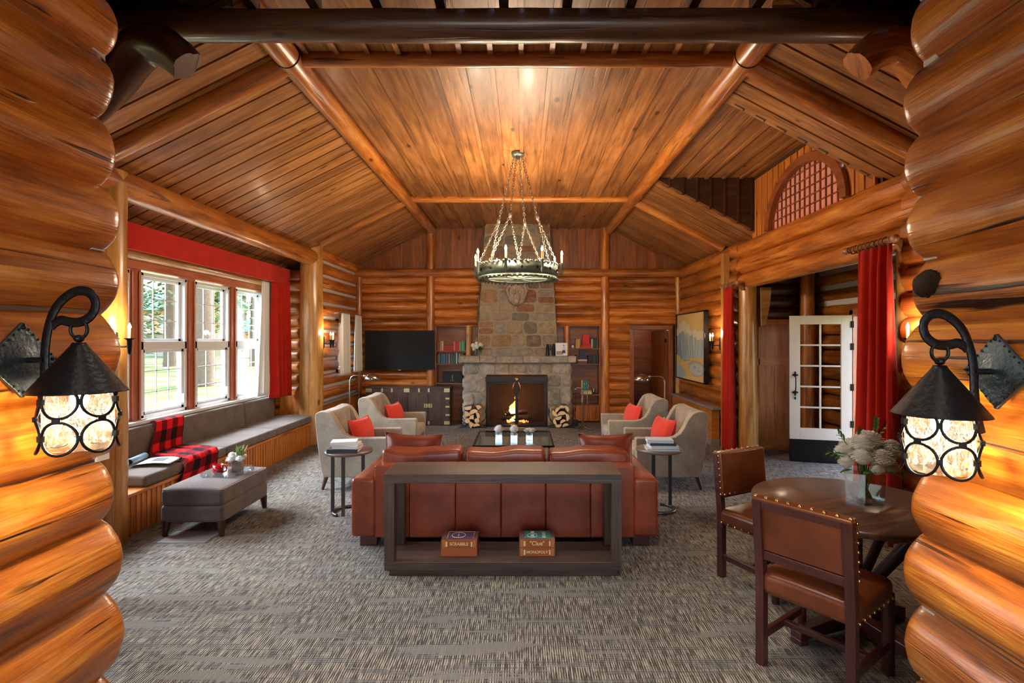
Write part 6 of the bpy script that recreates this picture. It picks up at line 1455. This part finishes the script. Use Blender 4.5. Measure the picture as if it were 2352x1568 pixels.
def dining_chair(label, loc, rz):
    t = thing('dining_chair', label, 'chair', loc, rz, 'leather dining chairs')
    w_ = .215; d = .22
    for sx in (-1, 1):
        b = MB(); b.tube([(sx * w_, d * .95, .42), (sx * w_, d * .95, 0)], .031, 4); b.build('leg', 'mahog', t)
        b = MB(); x = sx * w_; b.prism([(-d - .025, 0), (-d + .025, 0), (-d + .022, .44), (-d - .02, .87), (-d - .062, .87), (-d - .025, .44)], x - .022, x + .022, 'x'); b.build('rear_leg', 'mahog', t, bevel=.003)
        b = MB(); b.box(x - .014, x + .014, -d, d, .13, .17, 'y'); b.build('side_stretcher', 'mahog', t, bevel=.003)
    b = MB(); b.box(-w_, w_, -.015, .015, .135, .165, 'x'); b.build('cross_stretcher', 'mahog', t, bevel=.003)
    b = MB(); b.rbox((0, .0, .43), (.475, .47, .115), .035, 8, lambda x, y, z: (x, y, z + (.02 * (1 - (x / .24) ** 2) * (1 - (y / .24) ** 2) if z > 0 else 0))); seat = b.build('seat', 'leather2', t)
    T1 = TR((0, -d - .0205, .71), (R(5), 0, 0))
    b = MB(T1); b.box(-w_, w_, -.018, .018, -.15, -.105, 'x'); b.build('back_rail', 'mahog', t, bevel=.003); b = MB(T1); b.box(-w_, w_, -.02, .012, .12, .155, 'x'); b.build('back_rail', 'mahog', t, bevel=.003)
    b = MB(T1); b.rbox((0, .026, .02), (.47, .03, .30), .012, 6, lambda x, y, z: (x, y + (.012 * (1 - (x / .24) ** 2) if y > 0 else 0), z)); b.rbox((0, .0, .165), (.472, .06, .018), .008, 4); b.box(-w_ + .02, w_ - .02, -.010, .008, -.1, .125); bk = b.build('backrest', 'leather2', t)
    def put(p, parent): o = bpy.data.objects.new('nailhead', nail_mesh); C.objects.link(o); o.parent = parent; o.location = p
    for k in range(9): put(tuple(T1 @ Vector((-.225 + .45 * k / 8, -.008, .176))), bk)
    for sx in (-1, 1):
        for k in range(7): put(tuple(T1 @ Vector((sx * .237, .026, -.12 + .27 * k / 6))), bk)
        for k in range(8): put((sx * .238, -.2 + .40 * k / 7, .395), seat)
    for k in range(10): put(tuple(T1 @ Vector((-.22 + .44 * k / 9, .044, -.12))), bk)
    for k in range(9): put((-.21 + .42 * k / 8, .236, .395), seat)
    return t
# local +y is the facing direction
c1 = dining_chair('brown leather dining chair with its back to the camera, nearest of the set', (1.56, 2.70, 0), R(-53))
dup(c1, (1.72, 3.65, 0), R(180 + 28), 'brown leather dining chair at the far side of the table, facing the camera')

# ============================================================ OUTSIDE THE BAY WINDOWS
b = MB(); b.grid(lambda u, v: (-130 + 125.6 * u, -10 + 150 * v, -.55 + .02 * math.sin(u * 60)), 60, 60); o = b.build('lawn', 'grass'); o['kind'] = 'structure'
def tree(label, x, y, r, h, crown, z0=-.55, cr0=.35, n=900, cs=3.0):
    t = thing('conifer_tree', label, 'tree', (x, y, z0)); b = MB(); b.log((0, 0, 0), (0, 0, h), r, r * .4, seg=22, nl=30, nz=.12); b.build('trunk', 'bark', t)
    if crown:
        b = MB(); rnd = random.Random(int(x * 10))
        for k in range(n):
            u = rnd.random(); z = h * (cr0 + (1.02 - cr0) * u); R_ = cs * (1 - u) ** .7 * math.sqrt(rnd.random()) + .1; a = rnd.uniform(0, 2 * PI); c = Vector((R_ * math.cos(a), R_ * math.sin(a), z - R_ * .35)); s_ = .32
            d1 = Vector((math.cos(a), math.sin(a), -.35)) * s_ * rnd.uniform(.8, 1.6); d2 = Vector((-math.sin(a), math.cos(a), rnd.uniform(-.4, .4))) * s_ * .5; d3 = Vector((0, 0, 1)) * s_ * .25
            b.newr(); b.add([tuple(c - d1 * .5), tuple(c + d2), tuple(c + d1), tuple(c - d2), tuple(c + d3), tuple(c - d3)], [(0, 1, 4), (1, 2, 4), (2, 3, 4), (3, 0, 4), (0, 1, 5), (1, 2, 5), (2, 3, 5), (3, 0, 5)], [[(0, 0), (1, 0), (1, 1)]] * 8, True)
        b.build('crown', 'foliage', t)
    return t
tree('thick pale-barked trunk filling the middle bay window', -15.4, 25.2, .55, 20, False)
tree('slim dark trunk in the nearest full bay window', -29, 43, .5, 20, True, cr0=.2, n=1500, cs=5)
tree('bushy conifer at the near side of the nearest full window', -36, 46, .4, 16, True, cr0=.12, n=1700, cs=4.5)
tree('conifer behind the thick trunk', -31, 50, .35, 18, True, cr0=.25, n=1200, cs=4)
tree('conifer showing in the bay window next to the white curtain', -22, 43, .4, 18, True, cr0=.22, n=1400, cs=4)
for k in range(10): tree('tall conifer of the distant stand behind the lodge building', -92 + k * 8.6, 84 + (k % 3) * 4, .5, 22 + (k % 4) * 2, True, n=420, cs=4.2, cr0=.08)['group'] = 'tall conifers behind the lodge' 
t = thing('lodge_building', 'timber lodge with a green roof and stone base across the lawn', 'building', (-45, 66, -.55), R(-30))
b = MB(); b.box(-18, 6, 0, 6, 0, 3.1); b.build('stone_base', 'mortar', t); b = MB(); b.box(-18, 6, .2, 6, 3.1, 6.2); b.build('timber_wall', colmat('lodgewall', (190, 112, 50)), t)
b = MB(); b.prism([(-1.2, 5.9), (3, 8.4), (7.2, 5.9), (7.2, 6.2), (3, 8.8), (-1.2, 6.2)], -19, 7, 'x'); b.build('roof', colmat('roofgreen', (96, 160, 136)), t)
for k in range(6): b = MB(); b.box(-17 + k * 3.8, -15.2 + k * 3.8, .1, .2, 3.4, 5.2); wf = b.build('window', 'sash', t); b = MB(); b.box(-16.85 + k * 3.8, -15.35 + k * 3.8, .05, .12, 3.55, 5.05); b.build('pane', colmat('lodgepane', (60, 80, 84), .1), wf)
b = MB(); b.box(-18, 6, -1, .2, 2.95, 3.1); b.build('balcony', 'sash', t)
t = thing('annex_building', 'low cabin with a pale green roof seen past the thick trunk', 'building', (-27, 60, -.55), R(-24))
b = MB(); b.box(-7, 8, 0, 6, 0, 2.6); b.build('timber_wall', colmat('cabinwall', (206, 196, 180)), t); b = MB(); b.box(-7, 8, -.05, .1, 2.2, 3.2); b.build('upper_wall', colmat('lodgewall', (190, 112, 50)), t)
b = MB(); b.prism([(-1, 3.1), (3, 5.6), (7, 3.1), (7, 3.3), (3, 5.9), (-1, 3.3)], -8, 9, 'x'); b.build('roof', colmat('roofgreen', (96, 160, 136)), t)
for k in range(4): b = MB(); b.box(-6 + k * 3.8, -4.4 + k * 3.8, -.12, .0, 1.0, 2.3); wf = b.build('window', 'sash', t); b = MB(); b.box(-5.9 + k * 3.8, -4.5 + k * 3.8, -.15, -.1, 1.1, 2.2); b.build('pane', colmat('lodgepane', (60, 80, 84), .1), wf)
# outside the entry
b = MB(); b.grid(lambda u, v: (4.62 + 30 * u, -5 + 22 * v, -.06), 10, 10); o = b.build('terrace', 'grass'); o['kind'] = 'structure'
for k in range(5): tree('dense green conifer outside the entry door', 11 + (k % 2) * 3, 4.5 + k * 3.2, .2, 8, True, n=500, cs=2.2, cr0=.02)['group'] = 'conifers outside the entry'
